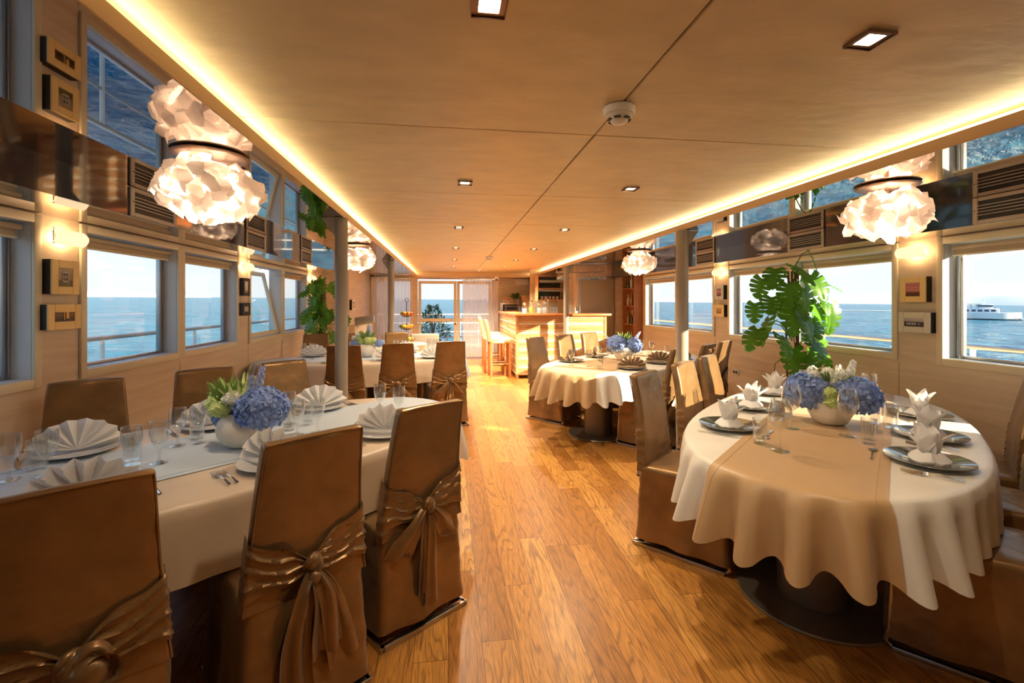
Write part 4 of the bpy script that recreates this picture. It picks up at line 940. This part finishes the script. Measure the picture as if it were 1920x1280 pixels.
m = MB(); [m.add([(x, -.0585, -.02), (x+.010, -.0585, -.02), (x+.006, -.0585, .008+.004*sin(x*300))], [(0, 1, 2)]) for x in (-.06, -.047, -.034, -.018, -.006, .006, .035)]; m.build('painted_sails', M['whiteflower'], p)
t, p = pic(XR, 5.92, 1.59, .20, .20, 'silverframe', [(.0, (.08, .03, .03)), (.4, (.35, .10, .12)), (.6, (.6, .3, .34)), (1., (.1, .04, .05))], 'upper silver framed red print right of the sunlit column', -1)
pic(XR, 5.92, 1.335, .22, .17, 'goldframe', [(.0, (.16, .08, .03)), (.5, (.45, .27, .12)), (1., (.55, .42, .2))], 'lower gold framed brown print right of the sunlit column', -1)
t = thing('power_socket', 'white double power socket low on the right wall beside the monstera', 'socket', (XR-.001, 5.62, .53), R(-90))
MB().bbox(-.06, .06, -.012, 0, -.042, .042, .004, 2).build('plate', M['white'], t)
for s_ in (-1, 1): MB().lathe([(0, 0), (.019, 0), (.019, .004)], 16, Matrix.Translation((s_*.026, -.0165, 0)) @ Matrix.Rotation(-PI/2, 4, 'X')).build('outlet', M['black'], t)
# ------------------------------------------------------------------ chandeliers of folded translucent petals
def chandelier(loc, label, seed, r=.25, h=.27):
    rg = random.Random(seed); t = thing('chandelier', label, 'ceiling light', loc)
    MB().lathe([(.0, -.002), (.150, -.002), (.156, -.008), (.150, -.015), (.140, -.018), (.0, -.018)], 40).build('ceiling_canopy', M['lampring'], t)
    MB().ball((0, 0, -.12), .030, 8).build('bulb', M['bulb'], t)
    MB().tube([(0, 0, -.027), (0, 0, -.095)], .012, 8).build('lamp_holder', M['lampring'], t)
    n = 98
    for i in range(n):
        z = 1-2*(i+.5)/n; a = i*2.39996+rg.uniform(-.2, .2); q = math.sqrt(max(.0, 1-z*z))**.6
        R1 = r*(.60, .76, .84)[i % 3]; c = Vector((cos(a)*q*R1, sin(a)*q*R1, -.035-h*.5+z*h*.42))
        if c.z > -.045: c.z = -.045
        d = Vector((cos(a), sin(a), z*.8+rg.uniform(-.4, .4)))+Vector((rg.uniform(-.75, .75), rg.uniform(-.75, .75), rg.uniform(-.6, .6))); d.normalize(); s_ = d.orthogonal().normalized(); s_ = Matrix.Rotation(rg.uniform(0, 6), 3, d) @ s_; u = d.cross(s_)
        L_, W_ = rg.uniform(.05, .08), rg.uniform(.034, .054)
        fold = d*.028
        p = [c+s_*L_-fold*.3, c+s_*L_*.2+u*W_+d*.004-fold, c+s_*L_*.2-u*W_-fold, c-s_*L_*.75+u*W_*.7-fold*.6, c-s_*L_*.75-u*W_*.7-fold*.8, c+fold*.6, c+s_*L_*.62+u*W_*.5+fold*.1, c-s_*L_*.9]
        p = [Vector((v.x, v.y, min(v.z, -.006))) for v in p]
        pt = MB().add(p, [(5, 0, 6), (5, 6, 1), (5, 0, 2), (5, 1, 3), (5, 3, 7), (5, 7, 4), (5, 4, 2)]).build('shade_petal', M['petal'], t, 5)
    lamp('POINT', (loc[0], loc[1], loc[2]-.15), CHAN, (1., .76, .52), name='chandelier_bulb', shadow_soft_size=.05)
chandelier((-1.085, 2.28, ZM), 'crumpled petal chandelier nearest on the left under the mirror ceiling', 1)
chandelier((2.52, 2.34, ZM), 'crumpled petal chandelier nearest on the right under the mirror ceiling', 2)
chandelier((-1.07, 5.6, ZM), 'far petal chandelier behind the left grey column', 3)
chandelier((2.47, 5.72, ZM), 'far petal chandelier on the right in front of the bottle shelf', 4)
# ------------------------------------------------------------------ potted monsteras
def leaf_mesh(Lf, seed, slits=5, curl=.25):
    rg = random.Random(seed); m = MB()
    def W(s): return Lf*.55*(math.sin(PI*min(1, (s*.90+.10)))**.62)*(1-.15*s)
    def pt(s, w, sd):
        x = sd*W(s)*w; y = Lf*(s*1.0 - .30*(1-s)*w**1.4*1.0 + .16*w*s); z = -curl*Lf*(s-.2)**2*(1 if s > .2 else .3) - .20*Lf*w*w*.5 + .05*Lf*w
        return (x, y, z)
    nl = 5
    for sd in (-1, 1):
        for k in range(nl):
            s0, s1 = k/nl, (k+1)/nl; gap = .0 if (k in (0,) and rg.random() < .5) else .26
            rows = []
            for j in range(7):
                w = j/6; g = gap*max(0, (w-.30)/.70)**.7*(1-.25*max(0, (w-.8)/.2)); c0 = s0+(s1-s0)*g*.9; c1 = s1-(s1-s0)*g*.35 if k < nl-1 else s1
                rows.append([pt(c0+(c1-c0)*q, w*(1-(.06 if 0 < q < 1 else .13*(w > .95))), sd) for q in (0, .33, .67, 1)])
            m.grid(rows)
    m.tube([(0, Lf*q, -curl*Lf*(q-.2)**2*(1 if q > .2 else .3)+.002) for q in (0, .2, .4, .6, .8, .97)], [.004, .0035, .003, .002, .0015, .001], 5)
    return m
def monstera(loc, label, specs, seed, zlo, poleh, clampx=None, pot=True):
    t = thing('potted_monstera', label, 'plant', loc); rg = random.Random(seed)
    MB().lathe([(0, 0), (.12, 0), (.15, .02), (.18, .30), (.185, .32), (.17, .32), (.165, .28), (0, .28)], 32).build('pot', M['pot'], t)
    MB().lathe([(0, .29), (.165, .285)], 24).build('soil', M['soil'], t)
    m = MB()
    for k in range(9):
        a = rg.random()*6; m.tube([(cos(a+q*2)*(.035+.03*rg.random()), sin(a+q*2)*(.035+.03*rg.random()), .28+(poleh-.28)*q) for q in np.linspace(0, 1, 9)], rg.uniform(.006, .011), 6)
    for k in range(7):
        a = rg.random()*6; z = rg.uniform(.5, 1.0); m.tube([(cos(a)*.03, sin(a)*.03, z), (cos(a)*.16, sin(a)*.12, z-.12), (cos(a)*.17, sin(a)*.13, z-.35), (cos(a)*.10, sin(a)*.1, .29)], .004, 5)
    m.build('stems', M['bark'], t)
    meshes = [leaf_mesh(1., seed*10+k, curl=c_).build('leaf', M['leaf'], t, 180) for k, c_ in enumerate((.25, .45, .1))]
    protos = [o.data for o in meshes]
    for o in meshes: bpy.data.objects.remove(o)
    sm = MB()
    for i, (dx, dz, dy, L_, tilt, az, roll) in enumerate(specs):
        az += rg.uniform(-45, 45); roll += rg.uniform(-25, 25); tilt += rg.uniform(-22, 14); L_ *= .92
        base = Vector((dx, dy, dz)); o = bpy.data.objects.new('leaf', protos[i % 3]); C.objects.link(o); o.parent = t
        # leaf local: +y along midrib, +z is the upper face
        o.location = base; o.rotation_euler = (Matrix.Rotation(R(az), 4, 'Z') @ Matrix.Rotation(R(-tilt), 4, 'X') @ Matrix.Rotation(R(roll), 4, 'Y')).to_euler(); o.scale = (L_, L_, L_)
        st = Vector((0, 0, max(.35, min(poleh, dz-.12-.25*math.hypot(dx, dy))))); mid = st.lerp(base, .55)+Vector((0, 0, .05)); sm.tube([st, mid, base], [.006, .005, .0035], 6)
    sm.build('petioles', M['stem'], t)
    return t
# specs: offset from trunk (x, z height, y), size, downward tilt, azimuth of the tip, roll
rs = [(.02, 1.80, 0, .26, 50, -170, 0), (-.18, 1.77, .0, .24, 55, 150, 10), (.22, 1.96, .05, .22, 60, 200, -10), (.20, 1.72, .0, .28, 55, -120, 0), (.18, 1.80, .08, .22, 75, -150, 0), (-.28, 1.68, .05, .22, 50, 120, 0), (-.12, 1.62, -.1, .24, 55, 170, 10), (.02, 1.58, -.12, .28, 62, -175, 0),
      (-.22, 1.50, 0, .24, 50, 130, 0), (-.32, 1.44, .1, .20, 50, 110, 0), (-.10, 1.42, -.12, .28, 60, 165, 5), (.14, 1.46, -.08, .20, 60, -140, 0), (-.02, 1.34, -.16, .30, 58, 180, 0), (-.26, 1.30, -.02, .26, 50, 130, 0), (.12, 1.30, -.1, .22, 65, -150, 0),
      (-.36, 1.20, 0, .26, 45, 115, 0), (-.20, 1.14, -.1, .24, 60, 150, 0), (.08, 1.12, -.14, .26, 55, -160, 0), (.24, 1.16, 0, .22, 50, -110, 0), (.30, 1.42, .0, .17, 70, -130, 0), (.40, 1.62, .0, .13, 30, -100, 0), (.30, 1.60, .05, .14, 70, -150, 0), (.46, 1.42, .0, .27, 75, -150, 0), (.36, 1.44, 0, .13, 80, 170, 0),
      (-.08, 1.02, -.1, .26, 60, 170, 0), (.05, .96, -.12, .24, 60, -165, 0), (-.02, 1.72, .1, .2, 40, 60, 0), (.05, 1.50, .15, .22, 50, -30, 0), (-.1, 1.25, .15, .24, 50, 30, 0), (.2, 1.0, -.05, .22, 55, -120, 0)]
rs = [(min(a, .40), b_, c_, d, e, f, g) for a, b_, c_, d, e, f, g in rs]
monstera((3.26, 3.98, 0), 'tall monstera plant glowing in the sun before the right hand windows', rs, 3, .4, 1.75)
rg = random.Random(11); ls = []
for i in range(44):
    z = rg.uniform(.85, 1.80) if i > 5 else rg.uniform(1.6, 1.85); w = .34 if z < 1.4 else .26
    ls.append((max(-.10, rg.uniform(-w, w)) if rg.random() < .75 else rg.uniform(-.12, w+.08), z, rg.uniform(-.32, .10), rg.uniform(.15, .23), rg.uniform(45, 75), rg.choice((150, 170, -170, -150, -120, 120))+rg.uniform(-15, 15), rg.uniform(-12, 12)))
monstera((-1.93, 7.32, 0), 'bushy potted monstera in the corner beyond the tilted left window', ls, 5, .3, 1.6)
# ------------------------------------------------------------------ bar
BX0, BX1, BY0, BY1, BZ = 1.27, 3.02, 8.62, 11.5, 1.235
t = thing('bar_counter', 'L shaped bar clad in horizontal wooden slats with cream spacers and a reddish top', 'bar', (BX0, BY0, 0))
W_, D_ = BX1-BX0, BY1-BY0
MB().box(.03, W_-.03, .03, .35, .06, BZ-.05).add([], []).build('front_carcass', M['kitchen'], t)
MB().box(.03, .35, .36, D_, .06, BZ-.05).build('side_carcass', M['kitchen'], t)
m = MB(); m.bbox(-.03, W_+.12, -.05, .50, BZ-.045, BZ, .006, 2); m.build('counter_top', M['redwood'], t)
m = MB(); m.bbox(-.06, .50, .505, D_+.02, BZ-.045, BZ, .006, 2); m.build('side_counter_top', M['redwood'], t)
sl = [[], [], []]; z = .075; k = 0
oak, pine, stp = MB(), MB(), MB()
while z < BZ-.10:
    for j in range(3):
        xs_ = [0.05, .62+.2*((k+j) % 3), W_-.01]
        for q in range(2): (oak if (k*3+j+q) % 3 else pine).bbox(xs_[q], xs_[q+1]-.002, .0, .03, z, z+.040, .003, 1)
        ys_ = [.03, 1.0+.4*((k+j) % 2), D_]
        for q in range(2): (oak if (k+j+q) % 3 else pine).bbox(.0, .03, ys_[q], ys_[q+1]-.002, z, z+.040, .003, 1)
        z += .0425
    stp.bbox(.05, W_-.01, .006, .03, z+.002, z+.032, .002, 1); stp.bbox(.006, .03, .03, D_, z+.002, z+.032, .002, 1); z += .037; k += 1
oak.build('oak_slats', M['oak'], t); pine.build('pale_slats', M['pine'], t); stp.build('cream_spacers', M['strip'], t)
m = MB(); m.bbox(-.005, .05, -.008, .045, 0, BZ-.046, .004, 1); m.bbox(W_-.01, W_+.035, -.008, .3, 0, BZ-.046, .004, 1); m.build('corner_post', M['oak'], t)
# items on the counter
def jar(x, y, r, h, label, fill, lid='chrome'):
    q = thing('glass_jar', label, 'jar', (x, y, BZ+.001)); MB().lathe([(0, 0), (r, 0), (r, h*.85), (r*.8, h), (r*.8, h+.004)], 20).build('glass_body', M['glass'], q); MB().lathe([(0, .004), (r*.9, .004), (r*.9, h*.6), (0, h*.62)], 16).build('contents', M[fill], q); MB().ball((0, 0, h+.03), r*.75, 7, (1, 1, .8)).build('lid', M[lid], q)
jar(1.48, 8.92, .05, .16, 'glass jar on the bar nearest its left corner', 'napkin'); jar(1.62, 8.95, .055, .20, 'glass jar with orange slices on the bar', 'banana'); jar(1.77, 8.92, .05, .17, 'middle glass jar on the bar with white filling', 'whiteflower'); jar(1.90, 8.96, .055, .19, 'glass jar with a round lid on the bar, fourth from the left', 'napkin'); 
gt = Proto(MB().lathe([(0, 0), (.032, 0), (.036, .13), (.034, .13), (.03, .01), (0, .01)], 20).build('bar_glass', M['glass'], None))
for i, (x, y) in enumerate(((1.40, 8.86), (1.55, 8.84), (1.70, 8.84), (1.84, 8.84), (2.03, 8.86), (2.10, 8.92), (2.30, 8.90), (2.36, 8.86))): gt.put((x, y, BZ+.001), 0, '%s upturned drinking glass from the left on the bar counter' % ('first', 'second', 'third', 'fourth', 'fifth', 'sixth', 'seventh', 'eighth')[i], 'glasses on the bar')
q = thing('beer_tap', 'small dark tap standing among the jars on the bar', 'tap', (1.97, 9.03, BZ+.001)); m = MB().tube([(0, 0, 0), (0, 0, .24), (.0, -.05, .27), (.0, -.09, .25)], .014, 10); m.build('spout', M['chrome'], q); MB().ball((.02, -.02, .30), .022, 6).build('knob', M['black'], q)
q = thing('tray_rack', 'wire rack with pale trays at the left end of the bar', 'rack', (1.50, 10.9, BZ+.001)); m = MB(); [m.tube([(-.15, -.1, z_), (.15, -.1, z_), (.15, .1, z_), (-.15, .1, z_)], .006, 5, closed=True) for z_ in (.02, .12, .24)]; [m.tube([(x, y, 0), (x, y, .30)], .006, 5) for x in (-.15, .15) for y in (-.1, .1)]; m.build('wire_frame', M['wire'], q)
# bar stools
t = thing('bar_stool', 'x', 'bar stool')
m = MB(); m.bbox(-.21, .21, -.20, .20, .66, .76, .03, 4); m.build('seat', M['leather'], t)
m = MB(); rows = []
for i in range(10):
    q = i/9; z_ = .70+.42*q; x = -.20-.08*q**1.4; rows.append([(x+dx, y, z_+(.0 if abs(y) < .15 else -.01*q)) for dx, y in ((-.028, -.19), (-.028, 0), (-.028, .19), (.028, .19), (.02, 0), (.028, -.19))])
m.grid(rows, closev=True); m.add(rows[-1], [(0, 1, 2, 3, 4, 5)]); m.build('backrest', M['leather'], t, 60)
for sx in (-1, 1):
    for sy in (-1, 1): MB().bbox(sx*.185-.021, sx*.185+.021, sy*.175-.021, sy*.175+.021, 0, .67, .004, 1).build('leg', M['stoolwood'], t)
for sx in (-1, 1):
    for k in range(3): MB().bbox(sx*.185-.008, sx*.185+.008, -.10+.1*k-.012, -.10+.1*k+.012, .14, .66, .003, 1).build('slat', M['stoolwood'], t)
m = MB()
for sy in (-1, 1): m.tube([(-.185, sy*.175, .26), (.185, sy*.175, .26)], .010, 8)
m.bbox(-.193, -.177, -.175, .175, .12, .145, .003, 1); m.bbox(.177, .193, -.175, .175, .12, .145, .003, 1); m.build('footrest', M['stoolwood'], t)
bs = Proto(t); bs.put((.99, 8.98, 0), R(2), 'nearer beige leather bar stool at the left side of the bar', 'beige leather bar stools'); bs.put((.94, 9.62, 0), R(-2), 'second bar stool, behind the nearer one at the left side of the bar', 'beige leather bar stools'); bs.put((.98, 10.6, 0), R(0), 'farthest bar stool at the left side of the bar', 'beige leather bar stools')
# hanging glass rack
t = thing('glass_rack', 'metal rack of hanging stemmed glasses over the bar', 'rack', (2.62, 8.88, ZM))
m = MB()
for x in np.linspace(-.42, .42, 9):
    for dx in (-.016, .016): m.tube([(x+dx, -.26, -.075), (x+dx, .26, -.075)], .0035, 5)
for y in (-.26, .26): m.tube([(-.46, y, -.072), (.46, y, -.072)], .007, 6)
for x in (-.44, .44):
    for y in (-.24, .24): m.tube([(x, y, -.07), (x, y, 0)], .005, 6)
m.build('wire_rails', M['chrome'], t)
hg = Proto(MB().lathe([(0, 0), (.034, 0), (.034, -.002), (.008, -.008), (.0045, -.02), (.0045, -.075), (.012, -.082), (.036, -.105), (.040, -.13), (.036, -.165), (.034, -.165), (.037, -.13), (.03, -.105), (0, -.09)], 20).build('hanging_glass', M['glass'], None))
ORD = ['first', 'second', 'third', 'fourth', 'fifth', 'sixth', 'seventh', 'eighth', 'ninth', 'tenth']
for i, x in enumerate(np.linspace(-.42, .42, 9)):
    if i in (2, 3): continue
    for j, y in enumerate((-.20, -.09, .03, .15)): hg.put((2.62+float(x), 8.88+y, ZM-.064), 0, 'stemmed glass hanging over the bar, %s column from left, %s row from front' % (ORD[i], ORD[j]), 'hanging glasses over the bar')
# galley behind the bar
o = MB().bbox(1.36, 2.60, 11.93, YB-.005, 0, .9, .005, 1).build('back_cabinet', M['kitchen']); tag(o, 'beige low cabinet against the far wall behind the bar', 'cabinet')
t = thing('tall_cabinet', 'beige wall panel unit with an orange edge behind the bar', 'cabinet', (2.0, 11.4, 0)); MB().bbox(0, .5, 0, .5, 0, 1.62, .004, 1).build('body', M['kitchen'], t); MB().bbox(-.10, 0, -.01, .5, 0, 1.62, .004, 1).build('side_edge', M['oak'], t)
t = thing('wall_shelf', 'open dark wall shelf with a steel hood behind the bar', 'shelf', (2.02, 10.2, 1.50))
MB().bbox(0, .58, 0, .35, .0, .02, .003, 1).build('lower_board', M['oak'], t); MB().bbox(0, .58, 0, .35, .26, .28, .003, 1).build('upper_board', M['oak'], t); MB().box(0, .58, .33, .35, .02, .55).build('back_panel', M['appliance'], t); MB().bbox(-.02, 0, 0, .35, -.02, .58, .003, 1).build('side_board', M['oak'], t); MB().bbox(.02, .56, -.01, .3, .20, .25, .004, 1).build('steel_rail', M['steel'], t); MB().bbox(.02, .56, -.01, .3, .40, .46, .004, 1).build('steel_hood', M['steel'], t)
for i in range(5): 
    o = MB().lathe([(0, 0), (.03, 0), (.034, .07), (0, .07)], 14).build('cup', M['napkin'], None); o.location = (2.12+.09*i, 10.32, 1.522); tag(o, '%s white cup from the left on the dark shelf behind the bar' % ORD[i], 'cup', 'cups on the dark shelf')
o = MB().box(1.95, 2.62, 10.9, 10.95, .0, 2.25).build('wall_galley', M['kitchen']); struct(o, 'beige splashback wall behind the bar')
o = MB().box(2.62, 2.68, 9.42, YB, 0, 2.25).build('wall_galley', M['kitchen']); struct(o)
t = thing('oven', 'black tabletop oven behind the bar with a steel side', 'oven', (1.345, 11.9, .902)); MB().bbox(0, .50, 0, .4, 0, .55, .01, 2).build('body', M['steel'], t); MB().bbox(.06, .48, -.012, .0, .30, .50, .005, 1).build('upper_door', M['appliance'], t); MB().bbox(.06, .48, -.012, .0, .05, .26, .005, 1).build('lower_door', M['appliance'], t); m = MB().tube([(.08, -.03, .275), (.46, -.03, .275)], .010, 8); m.build('handle', M['chrome'], t)
t = thing('fruit_basket', 'basket of oranges on top of the black oven', 'basket', (1.55, 12.05, 1.452)); MB().lathe([(0, 0), (.09, 0), (.15, .06), (.155, .06), (.1, -.0)], 24).build('bowl', M['white'], t)
for i in range(6): o = MB().ball((0, 0, 0), .042, 8).build('orange', M['orange'], None); o.location = (1.55+.075*cos(i*1.05)*(i > 0), 12.05+.075*sin(i*1.05)*(i > 0), 1.50+.03*(i == 0)); tag(o, 'orange piled in the basket on the oven, one of six', 'fruit', 'oranges on the oven')
t = thing('potted_herb', 'bright green potted herb beside the oranges', 'plant', (1.77, 12.1, 1.452)); MB().lathe([(0, 0), (.05, 0), (.065, .1), (0, .1)], 20).build('pot', M['terracotta'], t); leafspray(t, (0, 0, .09), 120, .20, 'stem', .012, 'foliage', .5)
t = thing('wall_vent_box', 'white box high on the wall above the oranges', 'box', (1.80, 12.3, 1.92)); MB().bbox(0, .36, 0, .18, 0, .17, .008, 2).build('casing', M['white'], t)
t = thing('security_camera', 'white dome camera beside the far curtain', 'camera', (1.24, 11.9, 2.06)); MB().lathe([(0, .07), (.05, .07), (.055, .03), (.045, 0), (0, 0)], 20).build('base', M['white'], t); MB().ball((0, 0, 0), .04, 8).build('dome', M['black'], t)
t = thing('wall_clock', 'small round white clock on the far wall by the bar', 'clock', (1.62, 12.46, 1.95)); MB().lathe([(0, 0), (.06, 0), (.06, .02), (0, .02)], 24, Matrix.Rotation(PI/2, 4, 'X')).build('face', M['white'], t); m = MB().box(-.003, .003, -.024, -.021, 0, .045).box(0, .03, -.024, -.021, -.003, .003); m.build('hands', M['black'], t)
t = thing('light_switch', 'dark switch plate on the wall beside the metal door', 'switch', (2.66, 9.299, 1.32)); MB().bbox(-.02, .02, -.01, 0, -.045, .045, .003, 1).build('plate', M['black'], t)
# ------------------------------------------------------------------ bottle shelf on the right wall
SY0, SY1, SX = 8.57, 9.20, 3.60
t = thing('bottle_shelf', 'tall cherry wood shelf of bottles against the right wall', 'shelf', (SX, SY0, 0))
MB().bbox(0, XR-SX-.003, 0, .03, .2, 2.08, .003, 1).build('side_panel', M['shelfwood'], t); MB().bbox(0, XR-SX-.003, SY1-SY0-.03, SY1-SY0, .2, 2.08, .003, 1).build('side_panel', M['shelfwood'], t)
MB().box(XR-SX-.015, XR-SX-.003, .03, SY1-SY0-.03, .2, 2.08).build('back_panel', M['shelfwood'], t)
zs_ = [.22, .62, 1.00, 1.37, 1.72]
for z_ in zs_ + [2.05]: MB().bbox(0, XR-SX-.016, .031, SY1-SY0-.031, z_, z_+.02, .002, 1).build('shelf_board', M['shelfwood'], t)
bt = [Proto(MB().lathe([(0, 0), (.033, 0), (.034, .01), (.034, .14), (.026, .17), (.012, .20), (.012, .25), (.014, .26), (0, .26)], 18).build('bottle', M[c_], None)) for c_ in ('bottleg', 'bottlea', 'bottlec')]
for a, z_ in enumerate(zs_):
    for b_ in range(6):
        y = SY0+.085+.085*b_; sc_ = .8+.2*((a*7+b_*3) % 4)/3; bt[(a+b_*2) % 3].put((SX+.055+.05*(b_ % 2), y, z_+.021), 0, '%s bottle from the near end on the %s shelf of the cherry rack' % (ORD[b_], ('lowest', 'second lowest', 'middle', 'second highest', 'top')[a]), 'bottles on the cherry shelf', (sc_, sc_, sc_))
# ------------------------------------------------------------------ curtains
def sheer(x0, x1, y, z0, z1, label, amp=.035, n=14, seed=0, axis='x'):
    t = thing('sheer_curtain', label, 'curtain', (0, 0, 0)); m = MB(); rows = []; K = int((x1-x0)/.012)
    for j in range(14):
        q = j/13; z = z1+(z0-z1)*q; row = []
        for i in range(K+1):
            u = i/K; x = x0+(x1-x0)*u; w = amp*(.4+.6*q)*sin(u*n*2*PI+1.5*sin(u*9+seed)+.5*q) ; row.append((x, y+w, z) if axis == 'x' else (y+w, x, z))
        rows.append(row)
    m.grid(rows).build('panel', M['curtain'], t, 180)
    if axis == 'x': MB().tube([(x0-.03, y, z1+.012), (x1+.03, y, z1+.012)], .012, 8).build('curtain_rod', M['chrome'], t)
    return t
sheer(.36, 1.28, YB-.60, .04, 2.05, 'sheer white curtain drawn over the right leaf of the far doors', seed=1, n=11)
sheer(-1.95, -.95, YB-.16, .08, 2.07, 'sheer curtain at the far window left of the doors', seed=3, n=13)
sheer(-1.88, -1.42, YB-.75, .08, 2.07, 'gathered sheer curtain in the far left corner', seed=5, n=8, amp=.05)
# ------------------------------------------------------------------ seating corner, fruit stand
t = thing('sofa', 'cream corner sofa against the left wall beyond the tables', 'sofa', (-2.04, 9.3, 0))
MB().bbox(0, .75, 0, 2.2, .05, .42, .03, 3).build('base', M['taupe'], t); MB().bbox(0.2, .76, .02, 2.18, .42, .55, .04, 3).build('seat_cushion', M['leather'], t)
for k in range(3): MB().bbox(.01, .24, .03+.72*k, .72+.72*k, .50, .98, .04, 3).build('back_cushion', M['leather'], t)
o = MB().lathe([(0, 0), (.075, 0), (.08, .01), (.08, .36), (.075, .37), (0, .37)], 24, Matrix.Rotation(R(82), 4, 'Y')).build('bolster', M['grey'], None); o.location = (-1.86, 9.6, .99+.075); tag(o, 'blue grey rolled bolster lying on the sofa back', 'cushion')
t, p = pic(-2.05, 10.1, 1.40, .30, .22, 'silverframe', [(.0, (.3, .3, .3)), (.5, (.6, .6, .58)), (1., (.15, .15, .15))], 'black and white prints framed on the wall above the sofa', 1)
t = thing('armchair', 'taupe armchair near the far doors, its back seen past the fruit stand', 'chair', (-.42, 8.9, 0), R(10)); MB().bbox(-.28, .28, -.25, .28, .30, .46, .04, 3).build('seat', M['taupe'], t); MB().bbox(-.28, .28, .2, .30, .40, .84, .04, 3, Matrix.Rotation(R(-0), 4, 'X')).build('backrest', M['taupe'], t)
for sx in (-1, 1):
    MB().bbox(sx*.28-.03, sx*.28+.03, -.24, .28, .40, .62, .02, 2).build('armrest', M['taupe'], t)
    for sy in (-.2, .22): MB().tube([(sx*.24, sy, 0), (sx*.24, sy, .31)], .015, 8).build('leg', M['wire'], t)
t = thing('side_table', 'small beige draped table under the fruit stand', 'table', (-.72, 8.14, 0)); MB().lathe([(0, .74), (.34, .74), (.35, .73), (.345, .69), (.355, .05), (.34, .05)], 40).build('cloth', M['cloth_b'], t, 50)
t = thing('fruit_stand', 'three tier wire fruit stand with mixed fruit beyond the far left table', 'fruit stand', (-.72, 8.14, .742))
m = MB(); m.tube([(0, 0, 0), (0, 0, .72)], .006, 8); m.tube([(.03*cos(a), 0, .75+.03*sin(a)) for a in [2*PI*k/12 for k in range(12)]], .004, 6, closed=True); m.build('pole', M['wire'], t)
tiers = ((.02, .15), (.24, .135), (.46, .115))
for z_, r_ in tiers:
    m = MB(); [m.tube([(r_*f*cos(2*PI*k/28), r_*f*sin(2*PI*k/28), z_+h_) for k in range(28)], .003, 5, closed=True) for f, h_ in ((.45, 0), (.75, .02), (1, .06))]
    for k in range(14): a = 2*PI*k/14; m.tube([(r_*.0*cos(a), 0, z_), (r_*.75*cos(a), r_*.75*sin(a), z_+.02), (r_*cos(a), r_*sin(a), z_+.06)], .002, 4)
    m.build('basket', M['wire'], t)
fr = {c_: Proto(MB().ball((0, 0, 0), .036, 8).build(nm, M[c_], None)) for c_, nm in (('orange', 'orange'), ('apple', 'green_apple'), ('redapple', 'red_apple'))}
for ti, (z_, r_) in enumerate(tiers):
    for k in range(6): a = 2*PI*k/6+ti; c_ = ('orange', 'redapple', 'apple')[(k//2+ti) % 3]; fr[c_].put((-.72+r_*.62*cos(a), 8.14+r_*.62*sin(a), .742+z_+.055), 0, '%s on the %s tier of the wire fruit stand' % ({'orange': 'orange', 'apple': 'green apple', 'redapple': 'red apple'}[c_], ('lowest', 'middle', 'top')[ti]), 'fruit on the %s tier' % ('lowest', 'middle', 'top')[ti])
for o_ in [o_ for o_ in bpy.data.objects if o_.get('group', '').startswith('fruit on the')]: o_['category'] = 'fruit'
m = MB(); [m.tube([(.02*k+.07*sin(a), -.05+.02*k, .06-.07*cos(a)) for a in np.linspace(-1, 1, 8)], [.006, .013, .016, .017, .017, .016, .013, .005], 8) for k in range(3)]; o = m.build('bananas', M['banana'], None); o.location = (-.72, 8.04, .742+.30); tag(o, 'small bunch of bananas on the middle tier of the fruit stand', 'fruit')
# ------------------------------------------------------------------ aft deck planting
def shrub(x, y, label, r, h):
    t = thing('potted_oleander', label, 'plant', (x, y, -.01)); MB().lathe([(0, 0), (.18, 0), (.24, .40), (.25, .42), (.22, .42), (.2, .38), (0, .38)], 28).build('pot', M['terracotta'], t)
    m = MB()
    for i in range(900):
        a = rnd.random()*6.28; e = rnd.random()**.5; z = .45+rnd.random()*(h-.45); rr = r*e*math.sin(PI*min(1, .25+.7*(z/h))); p = Vector((cos(a)*rr, sin(a)*rr, z)); d = Vector((cos(a)*.7, sin(a)*.7, rnd.uniform(-.3, .9))).normalized(); s_ = d.orthogonal().normalized()*.016; L_ = rnd.uniform(.08, .14)
        m.add([p, p+d*L_*.5+s_, p+d*L_, p+d*L_*.5-s_], [(0, 1, 2, 3)])
    m.build('foliage', M['shrub'], t); m = MB(); [m.tube([(0, 0, .38), (rnd.uniform(-.2, .2), rnd.uniform(-.2, .2), h*.8)], .012, 5) for _ in range(7)]; m.build('stems', M['bark'], t)
    m = MB()
    for i in range(16): a = rnd.random()*6.28; z = rnd.uniform(.6, h); rr = r*math.sin(PI*min(1, .25+.7*(z/h))); p = Vector((cos(a)*rr, -abs(sin(a)*rr), z)); head(m, p, .03, 10, .03)
    m.build('blossoms', M['whiteflower'], t)
shrub(-.45, YB+.9, 'bushy oleander with white blossoms outside the left glazed door', .48, 1.35)
t = thing('deck_bench', 'pale bench on the sunlit aft deck beyond the doors', 'bench', (.55, YB+1.8, -.01)); MB().bbox(-.7, .7, -.2, .2, .38, .44, .01, 2).build('seat', M['hull'], t)
for x in (-.6, .6): MB().bbox(x-.04, x+.04, -.18, .18, 0, .38, .005, 1).build('leg', M['hull'], t)
# foam streak of a passing wake
def atdir(u, dist, dz=.25):
    a = math.atan((u-960)/F)+TH; x, y = dist*sin(a), dist*cos(a); return (x, y, seaz(x, y)+dz)
m = MB(); rows = []
for i in range(40):
    u = 1500+6*i; rows.append([atdir(u, 330+6*sin(i*.7)+j*10, .3) for j in range(2)])
o = m.grid(rows).build('wake_foam', M['foam']); tag(o, 'long white wake streak on the sea outside the right windows', 'wake', kind='stuff')
